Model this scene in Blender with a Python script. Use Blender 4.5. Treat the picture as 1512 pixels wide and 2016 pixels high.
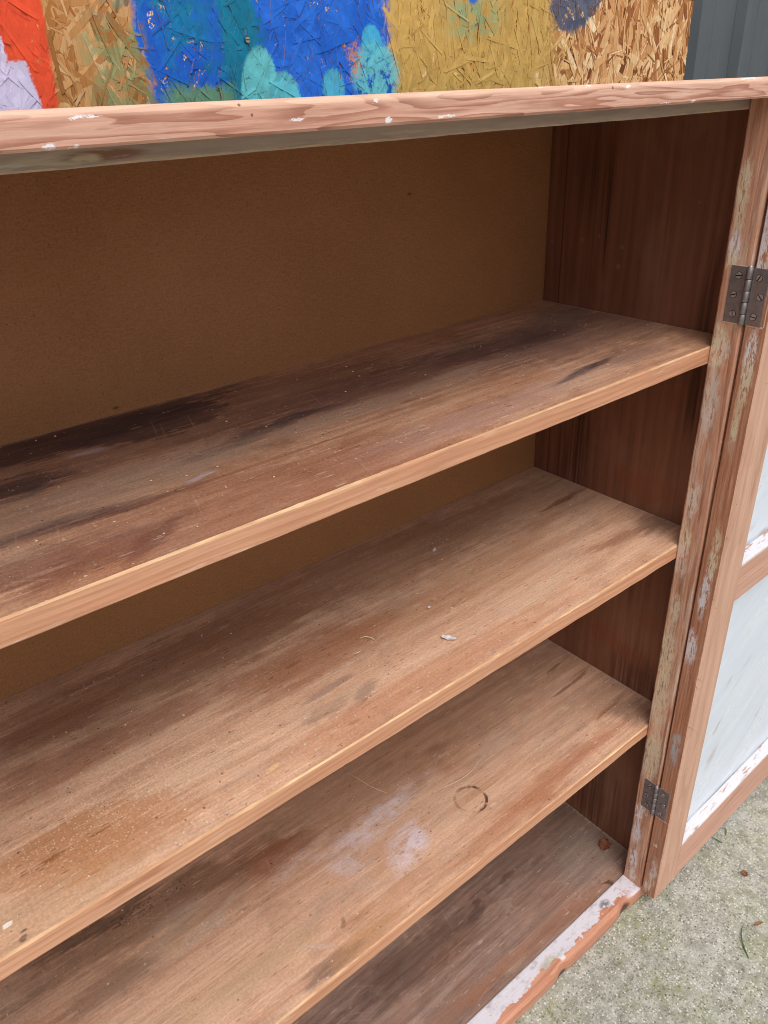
import bpy, bmesh, math, random
from mathutils import Matrix, Vector, noise as mnoise

# ------------------------------------------------------------------ scene, camera, light
for o in list(bpy.data.objects):
    bpy.data.objects.remove(o, do_unlink=True)
scene = bpy.context.scene
COL = scene.collection

cam_data = bpy.data.cameras.new("camera")
cam = bpy.data.objects.new("camera", cam_data)
COL.objects.link(cam)
cam_data.sensor_fit = 'AUTO'
cam_data.sensor_width = 36.0
cam_data.lens = 1490.33 / 2016.0 * 36.0
cam_data.clip_start = 0.01
cam_data.clip_end = 200.0
cam.matrix_world = (Matrix.Translation((-0.8441, -0.4301, 1.1702))
                    @ Matrix.Rotation(math.radians(-37.2078), 4, 'Z')
                    @ Matrix.Rotation(math.radians(61.5012), 4, 'X')
                    @ Matrix.Rotation(math.radians(-2.9125), 4, 'Z'))
scene.camera = cam

SUN_EL, SUN_AZ = 60.0, 200.0      # compass-style azimuth: 180 = from -Y (behind the camera)
world = bpy.data.worlds.new("World")
scene.world = world
world.use_nodes = True
wn = world.node_tree
for n in list(wn.nodes):
    wn.nodes.remove(n)
w_out = wn.nodes.new('ShaderNodeOutputWorld')
w_bg = wn.nodes.new('ShaderNodeBackground')
w_sky = wn.nodes.new('ShaderNodeTexSky')
w_sky.sky_type = 'NISHITA'
w_sky.sun_disc = False
w_sky.sun_elevation = math.radians(SUN_EL)
w_sky.sun_rotation = math.radians(SUN_AZ)
w_sky.dust_density = 4.0
w_hsv = wn.nodes.new('ShaderNodeHueSaturation')      # cloud cover: the blue washed out to pale grey
w_hsv.inputs['Saturation'].default_value = 0.42
wn.links.new(w_sky.outputs[0], w_hsv.inputs['Color'])
wn.links.new(w_hsv.outputs[0], w_bg.inputs['Color'])
w_bg.inputs['Strength'].default_value = 0.10
wn.links.new(w_bg.outputs[0], w_out.inputs['Surface'])

sun_data = bpy.data.lights.new("sun", 'SUN')
sun_data.energy = 1.5
sun_data.angle = math.radians(50)
sun_data.color = (1.0, 0.98, 0.955)
sun = bpy.data.objects.new("sun", sun_data)
COL.objects.link(sun)
_az, _el = math.radians(SUN_AZ), math.radians(SUN_EL)
sun_dir = Vector((math.sin(_az) * math.cos(_el), math.cos(_az) * math.cos(_el), math.sin(_el)))
sun.rotation_euler = sun_dir.to_track_quat('Z', 'Y').to_euler()
sun.location = (-2, -3, 4)

vs = scene.view_settings
vs.view_transform = 'Standard'
vs.look = 'None'
vs.exposure = 0.36
vs.gamma = 1.0
vs.use_curve_mapping = False
scene.render.engine = 'CYCLES'
scene.cycles.max_bounces = 4
scene.cycles.diffuse_bounces = 3
scene.cycles.glossy_bounces = 2
scene.cycles.use_adaptive_sampling = True
scene.cycles.adaptive_threshold = 0.025
scene.cycles.filter_width = 1.0

# ------------------------------------------------------------------ helpers
def lin(v):
    v /= 255.0
    return v / 12.92 if v <= 0.04045 else ((v + 0.055) / 1.055) ** 2.4

def C(r, g, b):
    return (lin(r), lin(g), lin(b), 1.0)

class NB:
    """Small node-tree builder for procedural materials."""
    def __init__(self, name, rough=0.55, spec=0.35, plane=None):
        self.mat = bpy.data.materials.new(name)
        self.mat.use_nodes = True
        self.nt = self.mat.node_tree
        for n in list(self.nt.nodes):
            self.nt.nodes.remove(n)
        self.out = self.nt.nodes.new('ShaderNodeOutputMaterial')
        self.bsdf = self.nt.nodes.new('ShaderNodeBsdfPrincipled')
        self.nt.links.new(self.bsdf.outputs[0], self.out.inputs['Surface'])
        self.bsdf.inputs['Roughness'].default_value = rough
        self.bsdf.inputs['Specular IOR Level'].default_value = spec
        self._co = None
        self.seed = 0.0
        self.ns = None
        self.plane = {'xy': (0, 1), 'xz': (0, 2), 'yz': (1, 2)}.get(plane)
        self._co2 = None
        self.fe = 0.0

    def put(self, sock, v):
        if hasattr(v, 'links'):
            self.nt.links.new(v, sock)
        else:
            sock.default_value = v

    def m(self, op, a, b=None, c=None, clamp=False):
        n = self.nt.nodes.new('ShaderNodeMath')
        n.operation = op
        n.use_clamp = clamp
        self.put(n.inputs[0], a)
        if b is not None: self.put(n.inputs[1], b)
        if c is not None: self.put(n.inputs[2], c)
        return n.outputs[0]

    def co(self):
        if self._co is None:
            t = self.nt.nodes.new('ShaderNodeTexCoord')
            self._co = t.outputs['Object']
        return self._co

    def co2(self):
        if self._co2 is None:
            p = self.xyz()
            self._co2 = self.vec(p[self.plane[0]], p[self.plane[1]], 0.0)
        return self._co2

    def xyz(self, vec=None):
        n = self.nt.nodes.new('ShaderNodeSeparateXYZ')
        self.put(n.inputs[0], vec if vec is not None else self.co())
        return n.outputs[0], n.outputs[1], n.outputs[2]

    def vec(self, x, y, z):
        n = self.nt.nodes.new('ShaderNodeCombineXYZ')
        self.put(n.inputs[0], x); self.put(n.inputs[1], y); self.put(n.inputs[2], z)
        return n.outputs[0]

    def scaled(self, sc, off=(0, 0, 0), vec=None):
        n = self.nt.nodes.new('ShaderNodeVectorMath')
        n.operation = 'MULTIPLY_ADD'
        self.put(n.inputs[0], vec if vec is not None else self.co())
        n.inputs[1].default_value = sc
        n.inputs[2].default_value = off
        return n.outputs[0]

    def noise(self, sc, detail=3.0, rough=0.55, dist=0.0, vec=None, color=False):
        self.seed += 7.31
        if not isinstance(sc, (tuple, list)): sc = (sc, sc, sc)
        if self.plane and vec is None:
            sc = (sc[self.plane[0]], sc[self.plane[1]], 1.0); vec = self.co2()
        v = self.scaled(sc, (self.seed, self.seed * 1.7, self.seed * 0.6), vec)
        n = self.nt.nodes.new('ShaderNodeTexNoise')
        if self.plane: n.noise_dimensions = '2D'
        n.inputs['Scale'].default_value = 1.0
        n.inputs['Detail'].default_value = detail
        n.inputs['Roughness'].default_value = rough
        n.inputs['Distortion'].default_value = dist
        self.put(n.inputs['Vector'], v)
        return n.outputs['Color'] if color else n.outputs['Fac']

    def voro(self, sc, feature='F1', vec=None, rnd=1.0):
        self.seed += 3.77
        if not isinstance(sc, (tuple, list)): sc = (sc, sc, sc)
        if self.plane and vec is None:
            sc = (sc[self.plane[0]], sc[self.plane[1]], 1.0); vec = self.co2()
        v = self.scaled(sc, (self.seed, self.seed * 1.3, self.seed * 0.7), vec)
        n = self.nt.nodes.new('ShaderNodeTexVoronoi')
        if self.plane: n.voronoi_dimensions = '2D'
        n.feature = feature
        n.inputs['Scale'].default_value = 1.0
        n.inputs['Randomness'].default_value = rnd
        self.put(n.inputs['Vector'], v)
        return n.outputs['Distance'], n.outputs['Color'] if feature == 'F1' else None

    def sm(self, x, a, b, lo=0.0, hi=1.0):
        n = self.nt.nodes.new('ShaderNodeMapRange')
        n.interpolation_type = 'SMOOTHSTEP'
        self.put(n.inputs[0], x)
        n.inputs[1].default_value = a; n.inputs[2].default_value = b
        n.inputs[3].default_value = lo; n.inputs[4].default_value = hi
        return n.outputs[0]

    def ramp(self, fac, stops):
        n = self.nt.nodes.new('ShaderNodeValToRGB')
        e = n.color_ramp.elements
        while len(e) < len(stops): e.new(0.5)
        for i, (p, c) in enumerate(stops):
            e[i].position = p
            e[i].color = c
        self.put(n.inputs[0], fac)
        return n.outputs[0]

    def mix(self, fac, a, b, blend='MIX'):
        n = self.nt.nodes.new('ShaderNodeMix')
        n.data_type = 'RGBA'
        n.blend_type = blend
        n.clamp_factor = True
        self.put(n.inputs[0], fac)
        self.put(n.inputs[6], a); self.put(n.inputs[7], b)
        return n.outputs[2]

    def mul(self, *a):
        r = a[0]
        for b in a[1:]:
            r = self.m('MULTIPLY', r, b)
        return r

    def mx(self, *a):
        r = a[0]
        for b in a[1:]:
            r = self.m('MAXIMUM', r, b)
        return r

    def blob(self, u, v, cu, cv, ru, rv, ang=0.0, soft=0.35):
        du = self.m('SUBTRACT', u, cu); dv = self.m('SUBTRACT', v, cv)
        if ang:
            c, s = math.cos(math.radians(ang)), math.sin(math.radians(ang))
            a = self.m('ADD', self.m('MULTIPLY', du, c), self.m('MULTIPLY', dv, s))
            b = self.m('ADD', self.m('MULTIPLY', du, -s), self.m('MULTIPLY', dv, c))
            du, dv = a, b
        a = self.m('MULTIPLY', du, 1.0 / ru); b = self.m('MULTIPLY', dv, 1.0 / rv)
        d2 = self.m('ADD', self.m('MULTIPLY', a, a), self.m('MULTIPLY', b, b))
        d = self.m('SQRT', d2)
        if self.ns is not None:
            d = self.m('ADD', d, self.ns)
        return self.sm(d, 1.0 + soft, max(0.0, 1.0 - soft))

    def rect(self, u, v, u0, u1, v0, v1, soft=0.0008):
        a = self.mul(self.sm(u, u0 - soft, u0 + soft), self.sm(u, u1 + soft, u1 - soft))
        b = self.mul(self.sm(v, v0 - soft, v0 + soft), self.sm(v, v1 + soft, v1 - soft))
        return self.mul(a, b)

    def rgbmul(self, col, f):
        n = self.nt.nodes.new('ShaderNodeVectorMath')
        n.operation = 'SCALE'
        self.put(n.inputs[0], col[:3] if isinstance(col, tuple) else col)
        self.put(n.inputs['Scale'], f)
        return n.outputs[0]

    def bump(self, h, strength=0.3, dist=0.001):
        n = self.nt.nodes.new('ShaderNodeBump')
        n.inputs['Strength'].default_value = strength
        n.inputs['Distance'].default_value = dist
        self.put(n.inputs['Height'], h)
        self.nt.links.new(n.outputs[0], self.bsdf.inputs['Normal'])

    def color(self, c): self.put(self.bsdf.inputs['Base Color'], c)
    def rough(self, r): self.put(self.bsdf.inputs['Roughness'], r)

AX = {'x': 0, 'y': 1, 'z': 2}
def grainscale(axis, along, across):
    s = [across] * 3
    s[AX[axis]] = along
    return tuple(s)

def wood(nb, axis, light, mid, dark, ring_freq=55.0, ring_amt=0.5, centre=(0, 0), streak=0.5, wob=0.02):
    """Sawn softwood: growth rings cut at a shallow angle, streaks and fibres along `axis`."""
    p = nb.xyz()
    a = p[AX[axis]]
    o1, o2 = [p[i] for i in range(3) if i != AX[axis]]
    warp = nb.noise(grainscale(axis, 2.2, 9.0), 2.0, 0.5)
    warp2 = nb.noise(grainscale(axis, 9.0, 60.0), 2.0, 0.5)
    q1 = nb.m('SUBTRACT', o1, centre[0]); q2 = nb.m('SUBTRACT', o2, centre[1])
    r = nb.m('SQRT', nb.m('ADD', nb.mul(q1, q1), nb.mul(q2, q2)))
    r = nb.m('ADD', r, nb.m('MULTIPLY', nb.m('SUBTRACT', warp, 0.5), wob * 4))
    r = nb.m('ADD', r, nb.m('MULTIPLY', nb.m('SUBTRACT', warp2, 0.5), wob * 0.25))
    fr = nb.m('FRACT', nb.m('MULTIPLY', r, ring_freq))
    late = nb.mul(nb.sm(fr, 0.35, 0.92), nb.sm(fr, 1.0, 0.94))       # slow rise, sharp fall
    st = nb.noise(grainscale(axis, 3.5, 90.0), 4.0, 0.6)
    fib = nb.noise(grainscale(axis, 17.0, 420.0), 4.0, 0.7)
    col = nb.mix(nb.sm(st, 0.3, 0.72), light, mid)
    col = nb.mix(nb.m('MULTIPLY', late, ring_amt), col, dark)
    f = nb.m('ADD', 1.0, nb.m('MULTIPLY', nb.m('SUBTRACT', fib, 0.5), streak * 2.0))
    col = nb.rgbmul(col, f)
    height = fib
    return col, height, st, fib

# ---- mesh helpers
def link_mesh(name, verts, faces, mats, parent=None, mat_idx=None, smooth=False, loc=None):
    me = bpy.data.meshes.new(name)
    me.from_pydata(verts, [], faces)
    for mt in (mats if isinstance(mats, (list, tuple)) else [mats]):
        me.materials.append(mt)
    if mat_idx:
        me.polygons.foreach_set('material_index', mat_idx)
    bm = bmesh.new(); bm.from_mesh(me)
    bmesh.ops.recalc_face_normals(bm, faces=bm.faces)
    bm.to_mesh(me); bm.free()
    if smooth:
        me.polygons.foreach_set('use_smooth', [True] * len(me.polygons))
    me.update()
    ob = bpy.data.objects.new(name, me)
    COL.objects.link(ob)
    if parent is not None:
        ob.parent = parent
        if loc is None and 'off' in parent:
            ob.location = tuple(-v for v in parent['off'])
    if loc is not None:
        ob.location = loc
    return ob

def empty(name, loc, label=None, cat=None, group=None, rot=(0, 0, 0)):
    e = bpy.data.objects.new(name, None)
    e.empty_display_size = 0.05
    e.location = loc
    e.rotation_euler = rot
    COL.objects.link(e)
    if label: e['label'] = label
    if cat: e['category'] = cat
    if group: e['group'] = group
    return e

def tag(o, label=None, cat=None, group=None, kind=None):
    if label: o['label'] = label
    if cat: o['category'] = cat
    if group: o['group'] = group
    if kind: o['kind'] = kind
    return o

def box(name, lo, hi, mat, parent=None, bev=0.001, seg=2, loc=None):
    bm = bmesh.new()
    bmesh.ops.create_cube(bm, size=1.0)
    for v in bm.verts:
        v.co = Vector([lo[i] + (v.co[i] + 0.5) * (hi[i] - lo[i]) for i in range(3)])
    if bev > 0:
        bmesh.ops.bevel(bm, geom=list(bm.edges), offset=bev, segments=seg, profile=0.6, affect='EDGES')
    me = bpy.data.meshes.new(name)
    bm.to_mesh(me); bm.free()
    me.materials.append(mat)
    ob = bpy.data.objects.new(name, me)
    COL.objects.link(ob)
    if parent is not None:
        ob.parent = parent
        if loc is None and 'off' in parent:
            ob.location = tuple(-v for v in parent['off'])
    if loc is not None:
        ob.location = loc
    return ob

def sweep(name, axis, a0, a1, step, prof, mats, parent=None, seg_mat=None, loc=None):
    """Sweep a profile along an axis; prof(t) returns points (the two other axes), same count each time."""
    n = max(2, int(abs(a1 - a0) / step))
    verts, faces, mi = [], [], []
    k = None
    for i in range(n + 1):
        t = a0 + (a1 - a0) * i / n
        pts = prof(t)
        k = len(pts)
        for (p, q) in pts:
            if axis == 'x': verts.append((t, p, q))
            elif axis == 'y': verts.append((p, t, q))
            else: verts.append((p, q, t))
    for i in range(n):
        for j in range(k):
            j2 = (j + 1) % k
            faces.append((i * k + j, i * k + j2, (i + 1) * k + j2, (i + 1) * k + j))
            mi.append(seg_mat[j] if seg_mat else 0)
    faces.append(tuple(range(k))); mi.append(0)
    faces.append(tuple(n * k + j for j in range(k))); mi.append(0)
    return link_mesh(name, verts, faces, mats, parent, mi, loc=loc)

def nz(t, f=10.0, s=0.0):
    return mnoise.noise(Vector((t * f, s * 3.17 + 0.3, s)))

# ------------------------------------------------------------------ dimensions (metres)
S = 0.0493          # how far the face-frame stile stands in front of the side panel
TS = 0.0327         # depth of the face frame
D = 0.2853          # inside depth
Z1, Z2, Z3 = 0.9123, 0.6523, 0.3415
T = 0.0199
XL = -1.28          # left side panel, outside the picture
ZT0, ZT1 = 1.1568, 1.1738
GZ = -0.030

# ------------------------------------------------------------------ materials
def speckle(nb, col, scale, thr, c, amount=1.0, size=0.18, vec=None):
    d, vc = nb.voro(scale, vec=vec)
    sep = nb.nt.nodes.new('ShaderNodeSeparateColor')
    nb.put(sep.inputs[0], vc)
    on = nb.m('GREATER_THAN', sep.outputs[0], thr)
    rr = nb.m('MULTIPLY', sep.outputs[1], size)
    dot = nb.m('LESS_THAN', d, rr)
    f = nb.mul(on, dot, amount)
    return nb.mix(f, col, c), f

def shelf_mat(name, light, mid, dark, stains, ring=0.25, ring_centre=(0.1, 0.0), rough=0.5, dust=0.6, extra=None, seed=0.0,
              wear=0.5, dark_amt=0.0):
    nb = NB(name, rough, 0.35, plane='xy')
    nb.seed = seed
    col, h, st, fib = wood(nb, 'x', light, mid, dark, 70.0, ring, ring_centre, 0.30, 0.012)
    x, y, z = nb.xyz()
    # coordinates pulled about along the grain so that every stain has a streaky, wandering edge
    n1 = nb.noise((7, 14, 7), 3.0, 0.6)
    n2 = nb.noise((5, 60, 30), 4.0, 0.65)
    wu = nb.m('ADD', x, nb.m('MULTIPLY', nb.m('SUBTRACT', n1, 0.5), 0.06))
    wv = nb.m('ADD', y, nb.m('MULTIPLY', nb.m('SUBTRACT', n2, 0.5), 0.022))
    wv = nb.m('ADD', wv, nb.m('MULTIPLY', nb.m('SUBTRACT', n1, 0.5), 0.02))
    # broad mottling: greyed, reddish and bleached drifts along the board
    drift = nb.noise((5.0, 10.0, 3.0), 4.0, 0.6)
    col = nb.mix(nb.m('MULTIPLY', nb.sm(drift, 0.48, 0.75), 0.38), col, C(164, 108, 74))
    drift2 = nb.noise((4.5, 13.0, 3.0), 4.0, 0.62)
    col = nb.mix(nb.m('MULTIPLY', nb.sm(drift2, 0.5, 0.78), wear), col, C(206, 176, 148))
    drift3 = nb.noise((6.0, 15.0, 3.0), 5.0, 0.66)
    col = nb.mix(nb.m('MULTIPLY', nb.sm(drift3, 0.52, 0.74), 0.45), col, C(178, 150, 132))
    grime = nb.noise((12.0, 24.0, 9.0), 5.0, 0.72)
    col = nb.mix(nb.m('MULTIPLY', nb.sm(grime, 0.54, 0.78), 0.22 + 0.2 * dark_amt), col, C(96, 68, 52))
    mot = nb.noise((13, 19, 10), 5.0, 0.72)
    col = nb.mix(nb.m('MULTIPLY', nb.sm(mot, 0.53, 0.70), 0.18 + 0.2 * dark_amt), col, C(134, 92, 66))
    col = nb.mix(nb.m('MULTIPLY', nb.sm(mot, 0.44, 0.30), 0.30), col, C(200, 170, 148))
    streaks = nb.noise((11, 210, 40), 4.0, 0.7)
    blotch = nb.noise((34, 60, 40), 4.0, 0.65)
    nb.ns = nb.m('ADD', nb.m('MULTIPLY', nb.m('SUBTRACT', streaks, 0.5), 1.5), nb.m('MULTIPLY', nb.m('SUBTRACT', blotch, 0.5), 0.9))
    texture = nb.m('ADD', 0.45, nb.m('MULTIPLY', streaks, 1.0), clamp=True)
    for (cu, cv, ru, rv, ang, soft, c, amt) in stains:
        b = nb.blob(wu, wv, cu, cv, ru, rv, ang, soft * 0.62)
        col = nb.mix(nb.mul(b, texture, amt), col, c)
    if extra:
        col = extra(nb, col, x, y, wu, wv)
    nb.ns = None
    pores = nb.noise((26, 330, 60), 3.0, 0.75)
    col = nb.rgbmul(col, nb.sm(pores, 0.60, 0.72, 1.0, 0.80))
    col = nb.rgbmul(col, nb.sm(pores, 0.40, 0.27, 1.0, 1.16))
    # scratches
    for k, (ang, thr) in enumerate(((12, 0.985), (-35, 0.988), (75, 0.99))):
        c_, s_ = math.cos(math.radians(ang)), math.sin(math.radians(ang))
        a = nb.m('ADD', nb.m('MULTIPLY', x, c_), nb.m('MULTIPLY', y, s_))
        b = nb.m('ADD', nb.m('MULTIPLY', x, -s_), nb.m('MULTIPLY', y, c_))
        v = nb.vec(nb.m('MULTIPLY', a, 6.0), nb.m('MULTIPLY', b, 160.0), 0.0)
        d, vc = nb.voro(1.0, vec=v)
        sep = nb.nt.nodes.new('ShaderNodeSeparateColor'); nb.put(sep.inputs[0], vc)
        f = nb.mul(nb.m('GREATER_THAN', sep.outputs[0], 0.93), nb.sm(d, 0.16, 0.08))
        col = nb.mix(nb.m('MULTIPLY', f, 0.16), col, C(206, 176, 148))
    # short dark dashes and nicks lying roughly along the grain
    for (ax, ay, thr, c, am) in ((75.0, 420.0, 0.93, C(74, 50, 40), 0.55), (42.0, 300.0, 0.95, C(226, 202, 180), 0.4)):
        d, vc = nb.voro((ax, ay, 1.0))
        sep = nb.nt.nodes.new('ShaderNodeSeparateColor'); nb.put(sep.inputs[0], vc)
        f = nb.mul(nb.m('GREATER_THAN', sep.outputs[0], thr), nb.sm(d, 0.32, 0.18))
        col = nb.mix(nb.mul(f, nb.sm(blotch, 0.42, 0.6), am), col, c)
    # dust: pale grit and dark specks
    dn = nb.sm(nb.noise((8, 20, 8), 3.0), 0.42, 0.7)
    c2, f1 = speckle(nb, col, 210.0, 0.90, C(224, 212, 196), 1.0, 0.26)
    col = nb.mix(nb.m('MULTIPLY', dn, dust), col, c2)
    col, f2 = speckle(nb, col, 170.0, 0.965, C(66, 44, 36), 0.7, 0.2)
    # grey dust packed into the back and side joints
    dj = nb.mx(nb.sm(x, -0.008, -0.001), nb.sm(y, D - 0.007, D - 0.001))
    col = nb.mix(nb.mul(dj, nb.sm(streaks, 0.35, 0.6), 0.55), col, C(186, 166, 152))
    haze = nb.noise((400, 400, 400), 2.0, 0.7)
    col = nb.rgbmul(col, nb.sm(haze, 0.25, 0.75, 0.88, 1.12))
    nb.color(col)
    rn = nb.noise((6, 40, 20), 3.0)
    nb.rough(nb.sm(rn, 0.3, 0.7, rough - 0.08, rough + 0.14))
    nb.bump(nb.m('ADD', h, nb.m('MULTIPLY', haze, 0.5)), 0.3, 0.0006)
    return nb.mat

NAVY = C(64, 50, 56); PURP = C(88, 62, 62); RED = C(138, 78, 54); GREYB = C(176, 152, 134)
DK = C(60, 42, 34); LAV = C(196, 180, 186); ORANGE = C(160, 96, 48); CREAM = C(214, 184, 136)

m_shelf1 = shelf_mat('upper_shelf_wood', C(202, 158, 128), C(178, 132, 104), C(134, 90, 70), [
    (-0.3088, 0.1749, 0.34, 0.060, 0, 0.7, C(122, 88, 76), 0.50),
    (-0.0867, 0.1438, 0.20, 0.075, 0, 0.5, C(108, 82, 74), 0.55),
    (-0.6384, 0.2209, 0.34, 0.060, 0, 0.5, C(112, 80, 68), 0.5),
    (-0.6709, 0.2614, 0.145, 0.035, 3, 0.30, NAVY, 0.80),
    (-0.6083, 0.2340, 0.075, 0.034, 0, 0.12, NAVY, 0.72),
    (-0.7509, 0.1806, 0.040, 0.020, 0, 0.5, NAVY, 0.85),
    (-0.5249, 0.1508, 0.055, 0.010, 0, 0.7, NAVY, 0.75),
    (-0.5850, 0.1366, 0.050, 0.007, 0, 0.8, NAVY, 0.7),
    (-0.4868, 0.1488, 0.05, 0.008, 0, 0.8, NAVY, 0.6),
    (-0.7395, 0.0920, 0.085, 0.010, -5, 0.7, PURP, 0.8),
    (-0.7277, 0.0337, 0.050, 0.014, 10, 0.7, PURP, 0.55),
    (-0.6988, 0.0251, 0.022, 0.010, 50, 0.6, PURP, 0.6),
    (-0.7859, 0.0491, 0.05, 0.02, 0, 0.8, PURP, 0.5),
    (-0.6310, 0.0266, 0.16, 0.06, 0, 0.5, RED, 0.40),
    (-0.4902, 0.0290, 0.15, 0.045, 0, 0.6, RED, 0.3),
    (-0.7217, 0.1234, 0.14, 0.030, 0, 0.6, GREYB, 0.40),
    (-0.6403, 0.1395, 0.12, 0.024, 0, 0.6, GREYB, 0.35),
    (-0.4368, 0.1269, 0.19, 0.014, 3, 0.6, GREYB, 0.45),
    (-0.2044, 0.1759, 0.11, 0.030, 0, 0.7, NAVY, 0.42),
    (-0.1325, 0.1608, 0.06, 0.02, 0, 0.7, NAVY, 0.35),
    (-0.3544, 0.1724, 0.16, 0.03, 0, 0.7, PURP, 0.5),
    (-0.2118, 0.0448, 0.055, 0.0065, 6, 0.6, C(52, 30, 34), 0.95),
    (-0.1352, 0.0434, 0.06, 0.02, 0, 0.7, PURP, 0.45),
    (-0.0502, 0.2141, 0.05, 0.03, 0, 0.7, C(120, 108, 100), 0.5),
    (-0.3451, 0.0339, 0.16, 0.02, 0, 0.8, C(186, 158, 148), 0.35),  # pale front sheen painted into the wood colour
    (-0.6752, 0.2096, 0.02, 0.006, 0, 0.8, LAV, 0.6),
    (-0.6243, 0.0972, 0.012, 0.004, 20, 0.8, LAV, 0.7),
], ring=0.2, ring_centre=(0.42, 0.85), rough=0.48, seed=11.0, wear=0.25, dark_amt=1.0)

def ex2(nb, col, x, y, wu, wv):
    b = nb.blob(wu, wv, -0.7946, 0.0564, 0.075, 0.032, -10, 0.45)
    col = nb.mix(nb.m('MULTIPLY', b, 0.55), col, C(172, 108, 56))
    c2, f = speckle(nb, col, 420.0, 0.45, C(236, 214, 184), 1.0, 0.42)
    g = nb.blob(wu, wv, -0.7670, 0.0790, 0.10, 0.035, 0, 0.8)
    return nb.mix(nb.m('MULTIPLY', g, 0.45), col, c2)

m_shelf2 = shelf_mat('middle_shelf_wood', C(222, 179, 149), C(205, 158, 128), C(164, 115, 89), [
    (-0.3945, 0.2274, 0.30, 0.05, 0, 0.6, C(132, 88, 62), 0.45),  # broad darker tone along the back
    (-0.6684, 0.2164, 0.22, 0.04, 0, 0.6, C(132, 88, 64), 0.5),
    (-0.5216, 0.1297, 0.10, 0.03, 0, 0.7, C(150, 88, 56), 0.6),
    (-0.5376, 0.1349, 0.007, 0.003, 0, 0.6, C(112, 62, 44), 0.7),
    (-0.5154, 0.0482, 0.022, 0.008, 20, 0.5, C(120, 94, 84), 0.45),
    (-0.5460, 0.0752, 0.030, 0.004, 0, 0.4, C(126, 104, 98), 0.45),
    (-0.5425, 0.0239, 0.010, 0.003, 0, 0.6, C(96, 74, 68), 0.6),
    (-0.5617, 0.0526, 0.03, 0.008, 0, 0.6, C(122, 94, 80), 0.4),
    (-0.7559, 0.1527, 0.12, 0.020, 0, 0.7, C(142, 84, 58), 0.55),
    (-0.7647, 0.2125, 0.06, 0.02, 0, 0.7, C(128, 78, 56), 0.5),
    (-0.0669, 0.1784, 0.05, 0.005, 4, 0.6, C(108, 56, 38), 0.75),
    (-0.0866, 0.0601, 0.05, 0.010, -10, 0.7, C(138, 78, 48), 0.55),
    (-0.1415, 0.2070, 0.16, 0.05, 0, 0.6, C(140, 104, 82), 0.35),
    (-0.0249, 0.0484, 0.03, 0.02, 0, 0.8, C(98, 70, 58), 0.6),
    (-0.3241, 0.1179, 0.20, 0.03, 0, 0.7, C(184, 132, 94), 0.4),
    (-0.4499, 0.0226, 0.20, 0.018, 0, 0.8, C(188, 126, 92), 0.55),
    (-0.8371, 0.0230, 0.10, 0.02, 0, 0.7, C(196, 158, 122), 0.5),
    (-0.7846, 0.0606, 0.008, 0.002, 0, 0.5, C(92, 58, 46), 0.8),
    (-0.8231, 0.0623, 0.016, 0.003, 0, 0.6, C(96, 52, 40), 0.8),
    (-0.8663, 0.0228, 0.0035, 0.0030, 0, 0.3, C(240, 232, 220), 0.9),
    (-0.8601, 0.0066, 0.003, 0.0015, 0, 0.3, C(80, 60, 52), 0.8),
    (-0.6477, 0.0230, 0.006, 0.003, 0, 0.3, C(232, 200, 140), 0.5),
], ring=0.10, ring_centre=(0.5, 0.6), rough=0.5, extra=ex2, seed=23.0, wear=0.45)

def ex3(nb, col, x, y, wu, wv):
    # cup ring, broken along its rim
    du = nb.m('SUBTRACT', x, -0.3398); dv = nb.m('SUBTRACT', y, 0.0742)
    r = nb.m('SQRT', nb.m('ADD', nb.mul(du, du), nb.mul(dv, dv)))
    nb.ns = None
    ringm = nb.mul(nb.sm(r, 0.0186, 0.0200), nb.sm(r, 0.0240, 0.0226))
    brk = nb.sm(nb.noise((60, 60, 1), 3.0, 0.6), 0.34, 0.52)
    side = nb.sm(nb.m('SUBTRACT', du, nb.m('MULTIPLY', dv, 0.4)), -0.022, 0.012)
    col = nb.mix(nb.mul(ringm, brk, nb.m('ADD', 0.35, nb.m('MULTIPLY', side, 0.6))), col, C(84, 58, 46))
    inner = nb.m('MULTIPLY', nb.sm(r, 0.021, 0.017), 0.10)
    col = nb.mix(inner, col, C(190, 150, 116))
    # spilt white wash
    n = nb.noise((30, 50, 10), 4.0, 0.65)
    for (cu, cv, ru, rv, ang, amt) in ((-0.4518, 0.0753, 0.036, 0.020, 25, 0.75), (-0.4673, 0.1289, 0.065, 0.016, 8, 0.55),
                                       (-0.4190, 0.1355, 0.07, 0.012, 5, 0.2), (-0.5209, 0.1009, 0.025, 0.010, -20, 0.4),
                                       (-0.5465, 0.1418, 0.06, 0.012, 0, 0.25)):
        b = nb.blob(wu, wv, cu, cv, ru, rv, ang, 0.5)
        col = nb.mix(nb.mul(b, nb.sm(n, 0.28, 0.66), amt), col, C(222, 206, 212))
    # mould specks
    c2, f = speckle(nb, col, 330.0, 0.30, C(40, 28, 24), 1.0, 0.36)
    b = nb.blob(wu, wv, -0.7397, 0.2116, 0.05, 0.010, -4, 0.6)
    return nb.mix(b, col, c2)

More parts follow.
